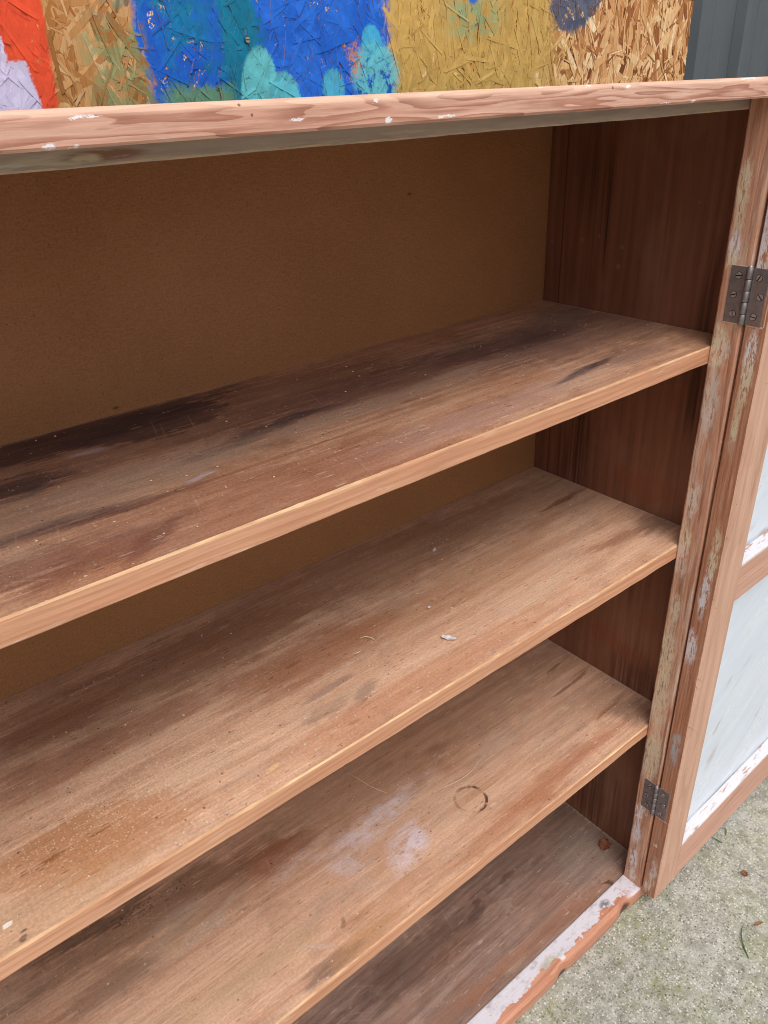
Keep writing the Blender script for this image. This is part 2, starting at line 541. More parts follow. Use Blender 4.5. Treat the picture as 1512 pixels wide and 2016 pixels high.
m_shelf3 = shelf_mat('lower_shelf_wood', C(216, 173, 144), C(198, 151, 122), C(156, 108, 84), [
    (-0.3506, 0.1956, 0.30, 0.06, 0, 0.6, C(134, 92, 66), 0.4),  # broad darker tone towards the back
    (-0.6296, 0.1752, 0.09, 0.014, 8, 0.7, C(144, 90, 62), 0.5),
    (-0.5896, 0.1691, 0.06, 0.020, 0, 0.6, C(130, 72, 46), 0.5),
    (-0.7390, 0.1985, 0.14, 0.025, 0, 0.6, C(116, 80, 60), 0.6),
    (-0.8016, 0.2270, 0.07, 0.012, 0, 0.7, C(76, 52, 42), 0.7),
    (-0.7383, 0.1577, 0.09, 0.010, 10, 0.8, C(186, 156, 130), 0.6),
    (-0.6851, 0.1486, 0.05, 0.006, 14, 0.6, C(190, 164, 142), 0.55),
    (-0.7232, 0.1768, 0.03, 0.010, 0, 0.6, C(190, 166, 146), 0.45),
    (-0.8134, 0.1475, 0.05, 0.018, 0, 0.8, C(110, 80, 68), 0.5),
    (-0.6141, 0.0118, 0.035, 0.008, -5, 0.6, C(96, 74, 66), 0.65),
    (-0.6180, 0.0408, 0.018, 0.004, -40, 0.7, C(196, 176, 160), 0.6),
    (-0.0649, 0.1336, 0.045, 0.004, 6, 0.4, C(112, 70, 38), 0.7),
    (-0.0487, 0.1784, 0.028, 0.004, 6, 0.4, C(112, 72, 42), 0.6),
    (-0.0666, 0.0592, 0.030, 0.004, 6, 0.4, C(142, 86, 40), 0.7),
    (-0.0854, 0.0874, 0.10, 0.03, 0, 0.7, C(164, 134, 112), 0.4),
    (-0.0428, 0.0354, 0.03, 0.03, 0, 0.8, C(96, 70, 58), 0.55),
    (-0.2152, 0.0282, 0.12, 0.016, 0, 0.7, C(160, 92, 58), 0.55),
    (-0.3429, 0.0169, 0.10, 0.012, 0, 0.7, C(168, 108, 72), 0.5),
    (-0.3109, 0.1739, 0.02, 0.008, 0, 0.8, C(112, 76, 58), 0.4),
    (-0.5687, 0.0459, 0.010, 0.003, 50, 0.5, C(120, 84, 56), 0.6),
    (-0.5654, 0.0115, 0.05, 0.012, 0, 0.7, C(184, 136, 94), 0.55),
    (-0.7142, 0.0574, 0.12, 0.02, 0, 0.7, C(196, 164, 132), 0.5),
], ring=0.12, ring_centre=(0.36, 0.3), rough=0.5, extra=ex3, seed=37.0, wear=0.4)

m_bottom = shelf_mat('bottom_board_wood', C(158, 128, 114), C(130, 102, 90), C(96, 72, 62), [
    (-0.2810, 0.1139, 0.020, 0.008, 0, 0.5, C(70, 52, 50), 0.55),
    (-0.2696, 0.1253, 0.010, 0.005, 0, 0.5, C(76, 56, 52), 0.5),
    (-0.1994, 0.1230, 0.016, 0.008, 0, 0.6, C(96, 64, 50), 0.5),
    (-0.1075, 0.1479, 0.15, 0.05, 0, 0.6, C(92, 68, 58), 0.5),
    (-0.3987, 0.1178, 0.14, 0.03, 0, 0.6, C(82, 58, 50), 0.6),
    (-0.0641, 0.0698, 0.05, 0.04, 0, 0.7, C(134, 120, 110), 0.45),
    (-0.2606, 0.0224, 0.12, 0.012, 0, 0.7, C(150, 100, 74), 0.5),
    (-0.1366, 0.0124, 0.08, 0.008, 0, 0.7, C(140, 90, 66), 0.5),
    (-0.3786, 0.0262, 0.12, 0.012, 0, 0.7, C(150, 104, 80), 0.5),
    (-0.0756, 0.0088, 0.020, 0.0010, -30, 0.3, C(54, 34, 28), 0.8),
], ring=0.25, ring_centre=(0.4, 0.06), rough=0.6, dust=0.5, seed=51.0, wear=0.3, dark_amt=0.8)

# bare, sanded front edge of the shelves and the raw arris above it
def edge_mat(name, light, mid, dark, axis='x', scuffs=0.5, seed=0.0):
    nb = NB(name, 0.55, 0.3); nb.seed = seed
    col, h, st, fib = wood(nb, axis, light, mid, dark, 160.0, 0.28, (0.0, 0.3), 0.30, 0.01)
    n = nb.noise(grainscale(axis, 16, 130), 4.0, 0.65)
    col = nb.mix(nb.m('MULTIPLY', nb.sm(n, 0.62, 0.76), scuffs), col, C(232, 208, 190))
    n2 = nb.noise(grainscale(axis, 7, 40), 4.0, 0.6)
    col = nb.mix(nb.m('MULTIPLY', nb.sm(n2, 0.58, 0.75), 0.5), col, C(150, 90, 58))
    col, _ = speckle(nb, col, 140.0, 0.955, C(70, 40, 28), 0.8, 0.2)
    nb.color(col); nb.bump(h, 0.3, 0.0006)
    return nb.mat

m_sedge = edge_mat('shelf_edge_wood', C(220, 166, 132), C(202, 144, 110), C(164, 100, 72), seed=5.0)
def arris_mat():
    nb = NB('worn_arris_wood', 0.6, 0.25); nb.seed = 60.0
    n = nb.noise((9, 40, 40), 4.0, 0.65)
    col = nb.ramp(n, [(0.34, C(190, 136, 100)), (0.48, C(206, 158, 120)), (0.64, C(226, 190, 146)), (0.85, C(212, 170, 130))])
    n2 = nb.noise((40, 200, 200), 3.0, 0.6)
    col = nb.rgbmul(col, nb.sm(n2, 0.25, 0.75, 0.82, 1.12))
    nb.color(col); nb.bump(n2, 0.3, 0.0005)
    return nb.mat
m_arris = arris_mat()
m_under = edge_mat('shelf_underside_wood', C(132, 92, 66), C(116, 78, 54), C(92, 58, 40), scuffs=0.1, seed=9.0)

# hardboard back
def hardboard():
    nb = NB('brown_hardboard', 0.62, 0.3, plane='xz'); nb.seed = 70.0
    n = nb.noise((3, 3, 4), 4.0, 0.6)
    col = nb.mix(nb.sm(n, 0.3, 0.7), C(170, 118, 76), C(160, 110, 70))
    fine = nb.noise((420, 420, 420), 3.0, 0.75)
    weave = nb.noise((90, 90, 900), 2.0, 0.6)
    col = nb.rgbmul(col, nb.sm(fine, 0.25, 0.75, 0.86, 1.13))
    col = nb.rgbmul(col, nb.sm(weave, 0.3, 0.7, 0.93, 1.07))
    x, y, z = nb.xyz()
    # faint darker and paler blotches over the whole board
    sc = nb.noise((6, 6, 22), 4.0, 0.65)
    col = nb.mix(nb.m('MULTIPLY', nb.sm(sc, 0.58, 0.85), 0.10), col, C(120, 76, 42))
    sc2 = nb.noise((4, 4, 9), 4.0, 0.65)
    col = nb.mix(nb.m('MULTIPLY', nb.sm(sc2, 0.50, 0.8), 0.22), col, C(190, 136, 90))
    col, _ = speckle(nb, col, 300.0, 0.90, C(84, 46, 24), 0.6, 0.2)
    for (cu, cv) in ((-0.6225, 0.9187), (-0.2412, 1.0749)):
        b = nb.blob(x, z, cu, cv, 0.003, 0.0015, 0, 0.5)
        col = nb.mix(nb.m('MULTIPLY', b, 0.6), col, C(60, 34, 20))
    nb.color(col); nb.bump(nb.m('ADD', fine, weave), 0.25, 0.0004)
    nb.rough(nb.sm(n, 0.3, 0.7, 0.5, 0.7))
    return nb.mat
m_hard = hardboard()

# stained side panel, grain upright
def side_mat():
    nb = NB('dark_stained_side_wood', 0.42, 0.4, plane='yz'); nb.seed = 80.0
    col, h, st, fib = wood(nb, 'z', C(138, 90, 68), C(122, 77, 57), C(98, 60, 44), 60.0, 0.25, (0.10, -0.3), 0.16, 0.012)
    x, y, z = nb.xyz()
    s1 = nb.noise((140, 140, 2.2), 4.0, 0.62)
    col = nb.mix(nb.m('MULTIPLY', nb.sm(s1, 0.58, 0.76), 0.25), col, C(56, 28, 20))
    lo = nb.noise((8, 8, 5), 4.0, 0.6)
    col = nb.mix(nb.m('MULTIPLY', nb.sm(lo, 0.48, 0.72), 0.4), col, C(158, 116, 92))
    pn = nb.noise((26, 26, 26), 3.0, 0.6)
    wy = nb.m('ADD', y, nb.m('MULTIPLY', nb.m('SUBTRACT', s1, 0.5), 0.012))
    wz = nb.m('ADD', z, nb.m('MULTIPLY', nb.m('SUBTRACT', s1, 0.5), 0.16))
    for (cy, cz, ry, rz, ang, soft, c, amt) in (
            (0.1915, 1.0514, 0.006, 0.07, 0, 0.6, C(30, 12, 10), 0.8),
            (0.2182, 1.0852, 0.018, 0.05, 0, 0.8, C(34, 14, 10), 0.6),
            (0.0362, 0.9442, 0.012, 0.05, 0, 0.5, C(36, 16, 12), 0.75),
            (0.2023, 0.7195, 0.018, 0.08, 0, 0.4, C(34, 16, 12), 0.75),
            (0.2324, 0.6853, 0.010, 0.06, 0, 0.5, C(40, 18, 13), 0.6),
            (0.0360, 0.8452, 0.010, 0.05, 0, 0.5, C(36, 16, 12), 0.7),
            (0.0654, 0.3722, 0.040, 0.05, 0, 0.3, C(58, 24, 16), 0.7),
            (0.0955, 0.0815, 0.06, 0.08, 0, 0.3, C(52, 24, 18), 0.55),
            (0.0820, 0.9612, 0.06, 0.06, 0, 0.8, C(118, 82, 66), 0.35),
            (0.0809, 0.4564, 0.06, 0.05, 0, 0.8, C(150, 104, 78), 0.4)):
        b = nb.blob(wy, wz, cy, cz, ry, rz, ang, soft)
        col = nb.mix(nb.mul(b, amt, nb.sm(s1, 0.30, 0.62)), col, c)
    # reddish smears with soft round fronts
    wy2 = nb.m('ADD', y, nb.m('MULTIPLY', nb.m('SUBTRACT', pn, 0.5), 0.03))
    wz2 = nb.m('ADD', z, nb.m('MULTIPLY', nb.m('SUBTRACT', pn, 0.5), 0.03))
    for (cy, cz, ry, rz, ang) in ((0.0533, 0.4812, 0.022, 0.016, 0), (0.1225, 0.4132, 0.03, 0.016, 0),
                                  (0.0739, 0.4021, 0.03, 0.012, 0), (0.0599, 0.8193, 0.006, 0.035, 18), (0.0824, 0.6886, 0.05, 0.02, 0)):
        b = nb.blob(wy2, wz2, cy, cz, ry, rz, ang, 0.2)
        col = nb.mix(nb.m('MULTIPLY', b, 0.4), col, C(134, 72, 46))
    # a planted strip in the back corner shows as a dark upright line
    line = nb.mul(nb.sm(y, 0.2560, 0.2570), nb.sm(y, 0.2590, 0.2580))
    col = nb.mix(nb.m('MULTIPLY', line, 0.6), col, C(28, 12, 8))
    for (u, v, r) in ((0.1652, 0.9720, 0.0035), (0.2246, 0.9990, 0.0025), (0.1620, 0.9957, 0.0025), (0.2743, 0.9925, 0.002),
                      (0.0664, 1.0540, 0.0012), (0.1979, 1.0058, 0.002)):
        b = nb.blob(y, z, u, v, r, r, 0, 0.4)
        col = nb.mix(nb.m('MULTIPLY', b, 0.28), col, C(170, 144, 124))
    nb.color(col)
    nb.rough(nb.sm(lo, 0.3, 0.7, 0.30, 0.46))
    nb.bump(h, 0.2, 0.0006)
    return nb.mat
m_side = side_mat()

# top board: sanded, pinkish with cathedral grain; bits of white paint left
def top_mat():
    nb = NB('sanded_top_wood', 0.5, 0.35); nb.seed = 90.0
    x, y, z = nb.xyz()
    n1 = nb.noise((5.5, 0.0, 75.0), 2.0, 0.5)
    n2 = nb.noise((16.0, 0.0, 160.0), 3.0, 0.6)
    t = nb.m('ADD', nb.m('MULTIPLY', n1, 8.0), nb.m('MULTIPLY', n2, 0.8))
    t = nb.m('ADD', t, nb.m('MULTIPLY', y, 60.0))
    fr = nb.m('FRACT', t)
    late = nb.mul(nb.sm(fr, 0.30, 0.93), nb.sm(fr, 1.0, 0.95))
    st = nb.noise((5, 120, 120), 4.0, 0.6)
    col = nb.mix(nb.sm(st, 0.32, 0.7), C(226, 178, 156), C(208, 154, 132))
    col = nb.mix(nb.m('MULTIPLY', late, 0.70), col, C(162, 98, 76))
    fib = nb.noise((22, 600, 600), 4.0, 0.7)
    col = nb.rgbmul(col, nb.sm(fib, 0.3, 0.7, 0.84, 1.10))
    # sanding bloom
    bl = nb.noise((14, 90, 90), 4.0, 0.65)
    col = nb.mix(nb.m('MULTIPLY', nb.sm(bl, 0.56, 0.78), 0.5), col, C(240, 212, 196))
    # top arris: its pale highlight painted into the colour
    arr = nb.sm(z, ZT1 - 0.0055, ZT1 - 0.0015)
    col = nb.mix(nb.m('MULTIPLY', arr, 0.55), col, C(244, 206, 178))
    pn = nb.noise((210, 210, 330), 5.0, 0.75)
    wx = nb.m('ADD', x, nb.m('MULTIPLY', nb.m('SUBTRACT', pn, 0.5), 0.014))
    wz = nb.m('ADD', z, nb.m('MULTIPLY', nb.m('SUBTRACT', pn, 0.5), 0.006))
    for (cx, cz, rx, rz) in ((-0.7051, 1.1699, 0.014, 0.0010), (-0.5254, 1.1597, 0.006, 0.0030), (-0.5348, 1.1701, 0.0045, 0.0018),
                             (-0.3376, 1.1728, 0.006, 0.0012), (-0.2917, 1.1716, 0.005, 0.0014), (-0.2028, 1.1584, 0.006, 0.0016),
                             (-0.7249, 1.1583, 0.006, 0.0022), (-0.2422, 1.1584, 0.014, 0.0006), (-0.5898, 1.1632, 0.010, 0.0008),
                             (-0.4782, 1.1600, 0.016, 0.0009), (-0.3885, 1.1735, 0.006, 0.0008), (-0.7127, 1.1579, 0.004, 0.001),
                             (-0.1159, 1.1729, 0.03, 0.0008)):
        b = nb.blob(wx, wz, cx, cz, rx * 0.5, rz * 0.6, 0, 0.22)
        col = nb.mix(nb.mul(b, 0.95, nb.sm(pn, 0.36, 0.48)), col, C(244, 238, 240))
    col, _ = speckle(nb, col, 150.0, 0.96, C(120, 70, 52), 0.8, 0.2)
    nb.color(col)
    nb.bump(nb.m('ADD', fib, nb.m('MULTIPLY', bl, 0.6)), 0.25, 0.0006)
    return nb.mat
m_top = top_mat()

# grey painted door stop under the top board
def grey_paint():
    nb = NB('worn_grey_paint', 0.5, 0.35); nb.seed = 100.0
    x, y, z = nb.xyz()
    n = nb.noise((12, 60, 120), 4.0, 0.65)
    n2 = nb.noise((40, 200, 400), 4.0, 0.65)
    col = nb.mix(nb.sm(n, 0.35, 0.7), C(174, 156, 142), C(154, 137, 124))
    low = nb.sm(z, 1.1505, 1.1478)
    col = nb.mix(nb.mul(low, nb.sm(n2, 0.42, 0.62), 0.8), col, C(196, 168, 132))
    for (cx, cz, rx, rz, c) in ((-0.7098, 1.1511, 0.028, 0.0026, C(184, 170, 148)), (-0.6878, 1.1519, 0.022, 0.0028, C(130, 88, 64)),
                                (-0.6969, 1.1509, 0.008, 0.002, C(196, 178, 150)), (-0.4829, 1.1512, 0.02, 0.001, C(186, 170, 146)),
                                (-0.1161, 1.1509, 0.05, 0.002, C(172, 156, 130)), (-0.7375, 1.1498, 0.01, 0.0012, C(196, 186, 170))):
        b = nb.blob(nb.m('ADD', x, nb.m('MULTIPLY', nb.m('SUBTRACT', n2, 0.5), 0.012)), z, cx, cz, rx, rz, 0, 0.35)
        col = nb.mix(nb.mul(b, nb.sm(n2, 0.35, 0.5), 0.9), col, c)
    nb.color(col); nb.bump(nb.m('ADD', n2, n), 0.35, 0.0008)
    return nb.mat
m_grey = grey_paint()

# stile and door edge: stripped timber with cream and white paint left in patches
def stripped(name, patches, light, mid, dark, seed, lines=(), freq=120.0, cover=0.5, ring=0.6, centre=(0.03, -0.06)):
    nb = NB(name, 0.55, 0.3); nb.seed = seed
    col, h, st, fib = wood(nb, 'z', light, mid, dark, freq, ring, centre, 0.45, 0.010)
    x, y, z = nb.xyz()
    n = nb.noise((300, 300, 60), 4.0, 0.75)
    n2 = nb.noise((70, 70, 45), 5.0, 0.72)
    # faint paint lodged in the grain everywhere
    g = nb.noise((220, 220, 12), 4.0, 0.65)
    gp = nb.noise((20, 20, 9), 3.0, 0.6)
    col = nb.mix(nb.mul(nb.sm(g, 0.48, 0.62), nb.sm(gp, 0.40, 0.60), cover), col, C(226, 206, 188))
    dk = nb.noise((170, 170, 6), 4.0, 0.65)
    col = nb.mix(nb.m('MULTIPLY', nb.sm(dk, 0.60, 0.74), 0.5), col, C(98, 52, 34))
    wy = nb.m('ADD', y, nb.m('MULTIPLY', nb.m('SUBTRACT', n2, 0.5), 0.012))
    wz = nb.m('ADD', z, nb.m('MULTIPLY', nb.m('SUBTRACT', n2, 0.5), 0.05))
    pa = None
    for (cy, cz, ry, rz, kind, amt) in patches:
        c = {'c': C(222, 206, 176), 'w': C(226, 222, 226), 'g': C(178, 172, 172), 'k': C(220, 204, 192)}[kind]
        b = nb.blob(wy, wz, cy, cz, ry * 1.15, rz * 1.15, 0, 0.42)
        f = nb.mul(b, nb.sm(n, 0.42, 0.50), amt)
        col = nb.mix(f, col, c)
        pa = f if pa is None else nb.mx(pa, f)
    for (y0, y1, z0, z1, c) in lines:
        b = nb.rect(nb.m('ADD', y, nb.m('MULTIPLY', nb.m('SUBTRACT', n, 0.5), 0.0012)),
                    nb.m('ADD', z, nb.m('MULTIPLY', nb.m('SUBTRACT', n, 0.5), 0.0012)), y0, y1, z0, z1, 0.0004)
        col = nb.mix(nb.m('MULTIPLY', b, 0.85), col, c)
    col, _ = speckle(nb, col, 170.0, 0.955, C(66, 36, 26), 0.8, 0.2)
    nb.color(col)
    hh = nb.m('ADD', nb.m('MULTIPLY', h, 0.8), nb.m('MULTIPLY', n, 0.8))
    nb.bump(hh, 0.55, 0.0012)
    return nb.mat

RAW = C(240, 206, 176)
m_stile = stripped('stripped_stile_wood', [
    (-0.0087, 1.0791, 0.006, 0.022, 'c', 0.9), (-0.0092, 1.0479, 0.005, 0.012, 'c', 0.6), (-0.0098, 1.0181, 0.0055, 0.014, 'w', 0.9),
    (-0.0088, 1.0052, 0.006, 0.010, 'c', 0.8), (-0.0092, 0.9156, 0.008, 0.022, 'c', 0.9), (-0.0172, 0.9115, 0.006, 0.014, 'k', 0.7),
    (-0.0059, 0.8964, 0.004, 0.008, 'c', 0.8), (-0.0116, 0.8570, 0.008, 0.024, 'k', 0.75), (-0.0106, 0.8257, 0.007, 0.020, 'k', 0.7),
    (-0.0115, 0.7226, 0.006, 0.024, 'k', 0.85), (-0.0080, 0.6668, 0.008, 0.020, 'c', 0.9), (-0.0078, 0.6364, 0.008, 0.024, 'k', 0.75),
    (-0.0125, 0.5590, 0.006, 0.020, 'c', 0.7), (-0.0106, 0.4806, 0.010, 0.045, 'c', 0.75), (-0.0130, 0.3991, 0.010, 0.05, 'c', 0.7),
    (-0.0144, 0.2898, 0.011, 0.045, 'c', 0.85), (-0.0093, 0.1636, 0.006, 0.022, 'w', 0.9), (-0.0108, 0.1175, 0.006, 0.02, 'w', 0.8),
    (-0.0130, 0.0576, 0.006, 0.022, 'w', 0.85), (-0.0139, 0.0201, 0.008, 0.010, 'k', 0.9), (-0.0192, 0.1726, 0.004, 0.006, 'k', 0.8)],
    C(214, 162, 134), C(190, 134, 106), C(142, 86, 64), 120.0,
    lines=[(-0.0290, -0.0095, 0.9418, 0.9434, RAW), (-0.0108, -0.0094, 0.9434, 1.0020, RAW), (-0.029, -0.010, 1.0018, 1.0028, RAW),
           (-0.0290, -0.0095, 0.1812, 0.1826, RAW), (-0.0104, -0.0092, 0.183, 0.242, RAW), (-0.029, -0.010, 0.2416, 0.2428, RAW)],
    ring=0.55, freq=150.0)

# door frame, in door coordinates (origin on the hinge line; y = 0 is the leaf's back, face at y = -0.0245)
DOORY = -0.0355; DOORX = -0.0493
m_dedge = stripped('stripped_door_edge_wood', [
    (-0.0119, 0.9121, 0.005, 0.024, 'w', 1.0), (-0.0127, 0.8867, 0.005, 0.022, 'c', 0.85), (-0.0095, 0.8416, 0.004, 0.035, 'c', 0.6),
    (-0.0099, 0.8233, 0.003, 0.014, 'c', 0.7), (-0.0145, 0.6559, 0.005, 0.035, 'c', 0.85), (-0.0110, 0.6010, 0.005, 0.03, 'w', 0.9),
    (-0.0069, 0.5129, 0.006, 0.024, 'w', 0.85), (-0.0117, 0.3361, 0.0055, 0.026, 'g', 1.0), (-0.0139, 0.0574, 0.005, 0.025, 'k', 0.75),
    (-0.0096, 0.0208, 0.005, 0.012, 'k', 0.8), (-0.0095, 0.1205, 0.003, 0.004, 'k', 0.8), (-0.0080, 0.9966, 0.008, 0.03, 'c', 0.6),
    (-0.0038, 1.0309, 0.008, 0.04, 'w', 0.7)],
    C(190, 134, 104), C(170, 114, 86), C(138, 86, 64), 140.0, cover=0.2, freq=200.0, ring=0.35,
    lines=[(-0.019, 0.0, 0.9418, 0.9434, RAW), (-0.0205, -0.0195, 0.9434, 1.002, RAW), (-0.0205, 0.0, 0.1806, 0.1818, RAW)])
m_dface = edge_mat('sanded_door_wood', C(214, 172, 148), C(200, 154, 130), C(182, 132, 108), axis='z', scuffs=0.25, seed=150.0)
m_drail = edge_mat('sanded_rail_wood', C(214, 168, 148), C(200, 152, 130), C(184, 130, 110), axis='x', scuffs=0.25, seed=160.0)

def bead_mat():
    nb = NB('chipped_white_paint', 0.45, 0.4); nb.seed = 170.0
    n = nb.noise((26, 160, 160), 4.0, 0.7)
    n2 = nb.noise((90, 400, 400), 3.0, 0.6)
    col = nb.mix(nb.sm(n, 0.56, 0.63), C(214, 212, 216), C(190, 152, 132))
    col = nb.mix(nb.m('MULTIPLY', nb.sm(n2, 0.60, 0.72), 0.5), col, C(176, 160, 156))
    nb.color(col)
    nb.bump(nb.m('ADD', nb.sm(n, 0.66, 0.60), nb.m('MULTIPLY', n2, 0.3)), 0.5, 0.001)
    return nb.mat
m_bead = bead_mat()

def panel_mat():
    nb = NB('pale_blue_panel_paint', 0.32, 0.5); nb.seed = 180.0
    n = nb.noise((9, 9, 22), 4.0, 0.6)
    x, y, z = nb.xyz()
    c_, s_ = math.cos(math.radians(28)), math.sin(math.radians(28))
    a = nb.m('ADD', nb.m('MULTIPLY', x, c_), nb.m('MULTIPLY', z, s_))
    b = nb.m('ADD', nb.m('MULTIPLY', x, -s_), nb.m('MULTIPLY', z, c_))
    v = nb.vec(a, 0.0, b)
    st = nb.noise((5, 1, 26), 3.0, 0.55, vec=v)
    col = nb.mix(nb.sm(st, 0.35, 0.65), C(228, 236, 246), C(218, 227, 239))
    sm_ = nb.noise((16, 1, 60), 4.0, 0.6, vec=v)
    pz = nb.noise((7, 1, 9), 3.0, 0.55)
    col = nb.mix(nb.mul(nb.sm(sm_, 0.60, 0.70), nb.sm(pz, 0.5, 0.62), 0.35), col, C(186, 166, 158))
    for (cx, cz, rx, rz, ang) in ((0.1914, 0.3596, 0.028, 0.007, 42), (0.1469, 0.3649, 0.012, 0.005, 42), (0.1451, 0.2826, 0.022, 0.006, 60),
                                  (0.1462, 0.2097, 0.024, 0.010, 50), (0.2877, 0.1970, 0.03, 0.004, 40)):
        bb = nb.blob(nb.m('ADD', x, nb.m('MULTIPLY', nb.m('SUBTRACT', sm_, 0.5), 0.02)), z, cx, cz, rx, rz, ang, 0.5)
        col = nb.mix(nb.mul(bb, nb.sm(sm_, 0.36, 0.56), 0.55), col, C(184, 160, 152))
    col, _ = speckle(nb, col, 60.0, 0.96, C(150, 158, 170), 0.6, 0.1)
    nb.color(col)
    nb.rough(nb.sm(st, 0.3, 0.7, 0.25, 0.45))
    nb.bump(nb.m('ADD', st, nb.m('MULTIPLY', n, 0.5)), 0.25, 0.002)
    return nb.mat
m_panel = panel_mat()

# bottom rail of the face frame
def rail_mat():
    nb = NB('worn_bottom_rail', 0.55, 0.35); nb.seed = 190.0
    col, h, st, fib = wood(nb, 'x', C(214, 156, 128), C(192, 132, 104), C(160, 96, 72), 150.0, 0.4, (0.02, -0.3), 0.35, 0.010)
    x, y, z = nb.xyz()
    n = nb.noise((26, 40, 40), 4.0, 0.65)
    n2 = nb.noise((140, 200, 200), 4.0, 0.7)
    # white paint survives on the inner part of the top; its front boundary wanders
    lim = nb.m('ADD', -0.0215, nb.m('MULTIPLY', nb.m('SUBTRACT', n, 0.5), 0.05))
    e = nb.m('SUBTRACT', nb.m('ADD', y, nb.m('MULTIPLY', nb.m('SUBTRACT', n2, 0.5), 0.006)), lim)
    w = nb.mul(nb.sm(e, -0.0010, 0.0010), nb.sm(z, -0.004, 0.0))
    endw = nb.mul(nb.sm(x, -0.085, -0.062), nb.sm(z, -0.003, 0.0), nb.sm(n2, 0.30, 0.42))
    w = nb.mx(w, endw)
    chip = nb.sm(n2, 0.60, 0.68)
    paint = nb.mix(nb.sm(nb.noise((50, 90, 60), 4.0, 0.65), 0.5, 0.75), C(216, 210, 216), C(176, 166, 168))
    col = nb.mix(nb.mul(w, nb.m('SUBTRACT', 1.0, nb.m('MULTIPLY', chip, 0.7))), col, paint)
    for (cx, cy, rx, ry, c, amt) in ((-0.1166, -0.0128, 0.010, 0.006, C(92, 84, 88), 0.8), (-0.2579, -0.0163, 0.02, 0.006, C(160, 150, 110), 0.5),
                                     (-0.2359, -0.0257, 0.005, 0.003, C(226, 220, 214), 0.9)):
        b = nb.blob(x, y, cx, cy, rx, ry, 0, 0.5)
        col = nb.mix(nb.mul(b, amt, nb.sm(n2, 0.3, 0.5)), col, c)
    # knocked, dirty lower arris
    low = nb.sm(z, -0.020, -0.029)
    dn = nb.noise((30, 30, 90), 4.0, 0.65)
    col = nb.mix(nb.mul(low, nb.sm(dn, 0.4, 0.62), 0.75), col, C(120, 66, 44))
    for (cx, cz, rx, rz) in ((-0.088, -0.014, 0.012, 0.010), (-0.245, -0.022, 0.009, 0.008), (-0.40, -0.016, 0.006, 0.005)):
        b = nb.mul(nb.blob(nb.m('ADD', x, nb.m('MULTIPLY', nb.m('SUBTRACT', n2, 0.5), 0.012)), z, cx, cz, rx, rz, 0, 0.4), nb.sm(y, -0.026, -0.031))
        col = nb.mix(nb.m('MULTIPLY', b, 0.85), col, C(58, 38, 34))
    nb.color(col); nb.bump(nb.m('ADD', nb.m('ADD', h, n2), nb.m('MULTIPLY', w, 0.8)), 0.4, 0.001)
    return nb.mat
m_rail = rail_mat()

def steel_mat(name, base, seed):
    nb = NB(name, 0.45, 0.5); nb.seed = seed
    nb.bsdf.inputs['Metallic'].default_value = 0.75
    n = nb.noise(90.0, 4.0, 0.6)
    col = nb.mix(nb.sm(n, 0.35, 0.7), base, tuple(c * 0.72 for c in base[:3]) + (1.0,))
    r = nb.noise(240.0, 3.0, 0.6)
    col = nb.mix(nb.m('MULTIPLY', nb.sm(r, 0.62, 0.75), 0.4), col, C(120, 92, 78))
    nb.color(col)
    nb.rough(nb.sm(n, 0.3, 0.7, 0.38, 0.58))
    nb.bump(r, 0.15, 0.0004)
    return nb.mat
m_steel = steel_mat('dark_hinge_steel', C(150, 142, 144), 200.0)
m_steel2 = steel_mat('screw_steel', C(190, 182, 180), 210.0)
nbk = NB('slot_dark', 0.9, 0.1); nbk.color(C(36, 28, 26)); m_slot = nbk.mat  # dark slot floor, wider than the screw head to outline it

# ------------------------------------------------------------------ ground
def concrete():
    nb = NB('mossy_concrete', 0.85, 0.25, plane='xy'); nb.seed = 300.0
    big = nb.noise((5, 5, 5), 4.0, 0.6)
    mid = nb.noise((45, 45, 45), 5.0, 0.7)
    fine = nb.noise((260, 260, 260), 3.0, 0.75)
    col = nb.mix(nb.sm(mid, 0.32, 0.68), C(152, 151, 138), C(192, 190, 180))
    col = nb.mix(nb.m('MULTIPLY', nb.sm(fine, 0.42, 0.64), 0.45), col, C(122, 118, 98))
    moss = nb.noise((8, 8, 8), 5.0, 0.65)
    mossf = nb.noise((120, 120, 120), 3.0, 0.7)
    col = nb.mix(nb.mul(nb.sm(moss, 0.44, 0.66), nb.sm(mossf, 0.32, 0.62), 0.60), col, C(138, 142, 92))
    col = nb.mix(nb.m('MULTIPLY', nb.sm(big, 0.55, 0.75), 0.35), col, C(204, 204, 198))
    d1, _ = nb.voro(150.0)
    pits = nb.mul(nb.sm(d1, 0.30, 0.12), nb.sm(nb.noise((60, 60, 60), 2.0), 0.46, 0.6))
    col = nb.mix(nb.m('MULTIPLY', pits, 0.4), col, C(106, 102, 84))
    col, _ = speckle(nb, col, 230.0, 0.62, C(224, 222, 212), 0.65, 0.40)
    col, _ = speckle(nb, col, 220.0, 0.76, C(92, 88, 76), 0.65, 0.38)
    col, _ = speckle(nb, col, 110.0, 0.94, C(120, 112, 98), 0.6, 0.30)
    nb.color(col)
    h = nb.m('ADD', nb.m('MULTIPLY', mid, 0.9), nb.m('MULTIPLY', fine, 0.5))
    h = nb.m('SUBTRACT', h, nb.m('MULTIPLY', pits, 0.6))
    nb.bump(h, 0.6, 0.003)
    return nb.mat
m_conc = concrete()

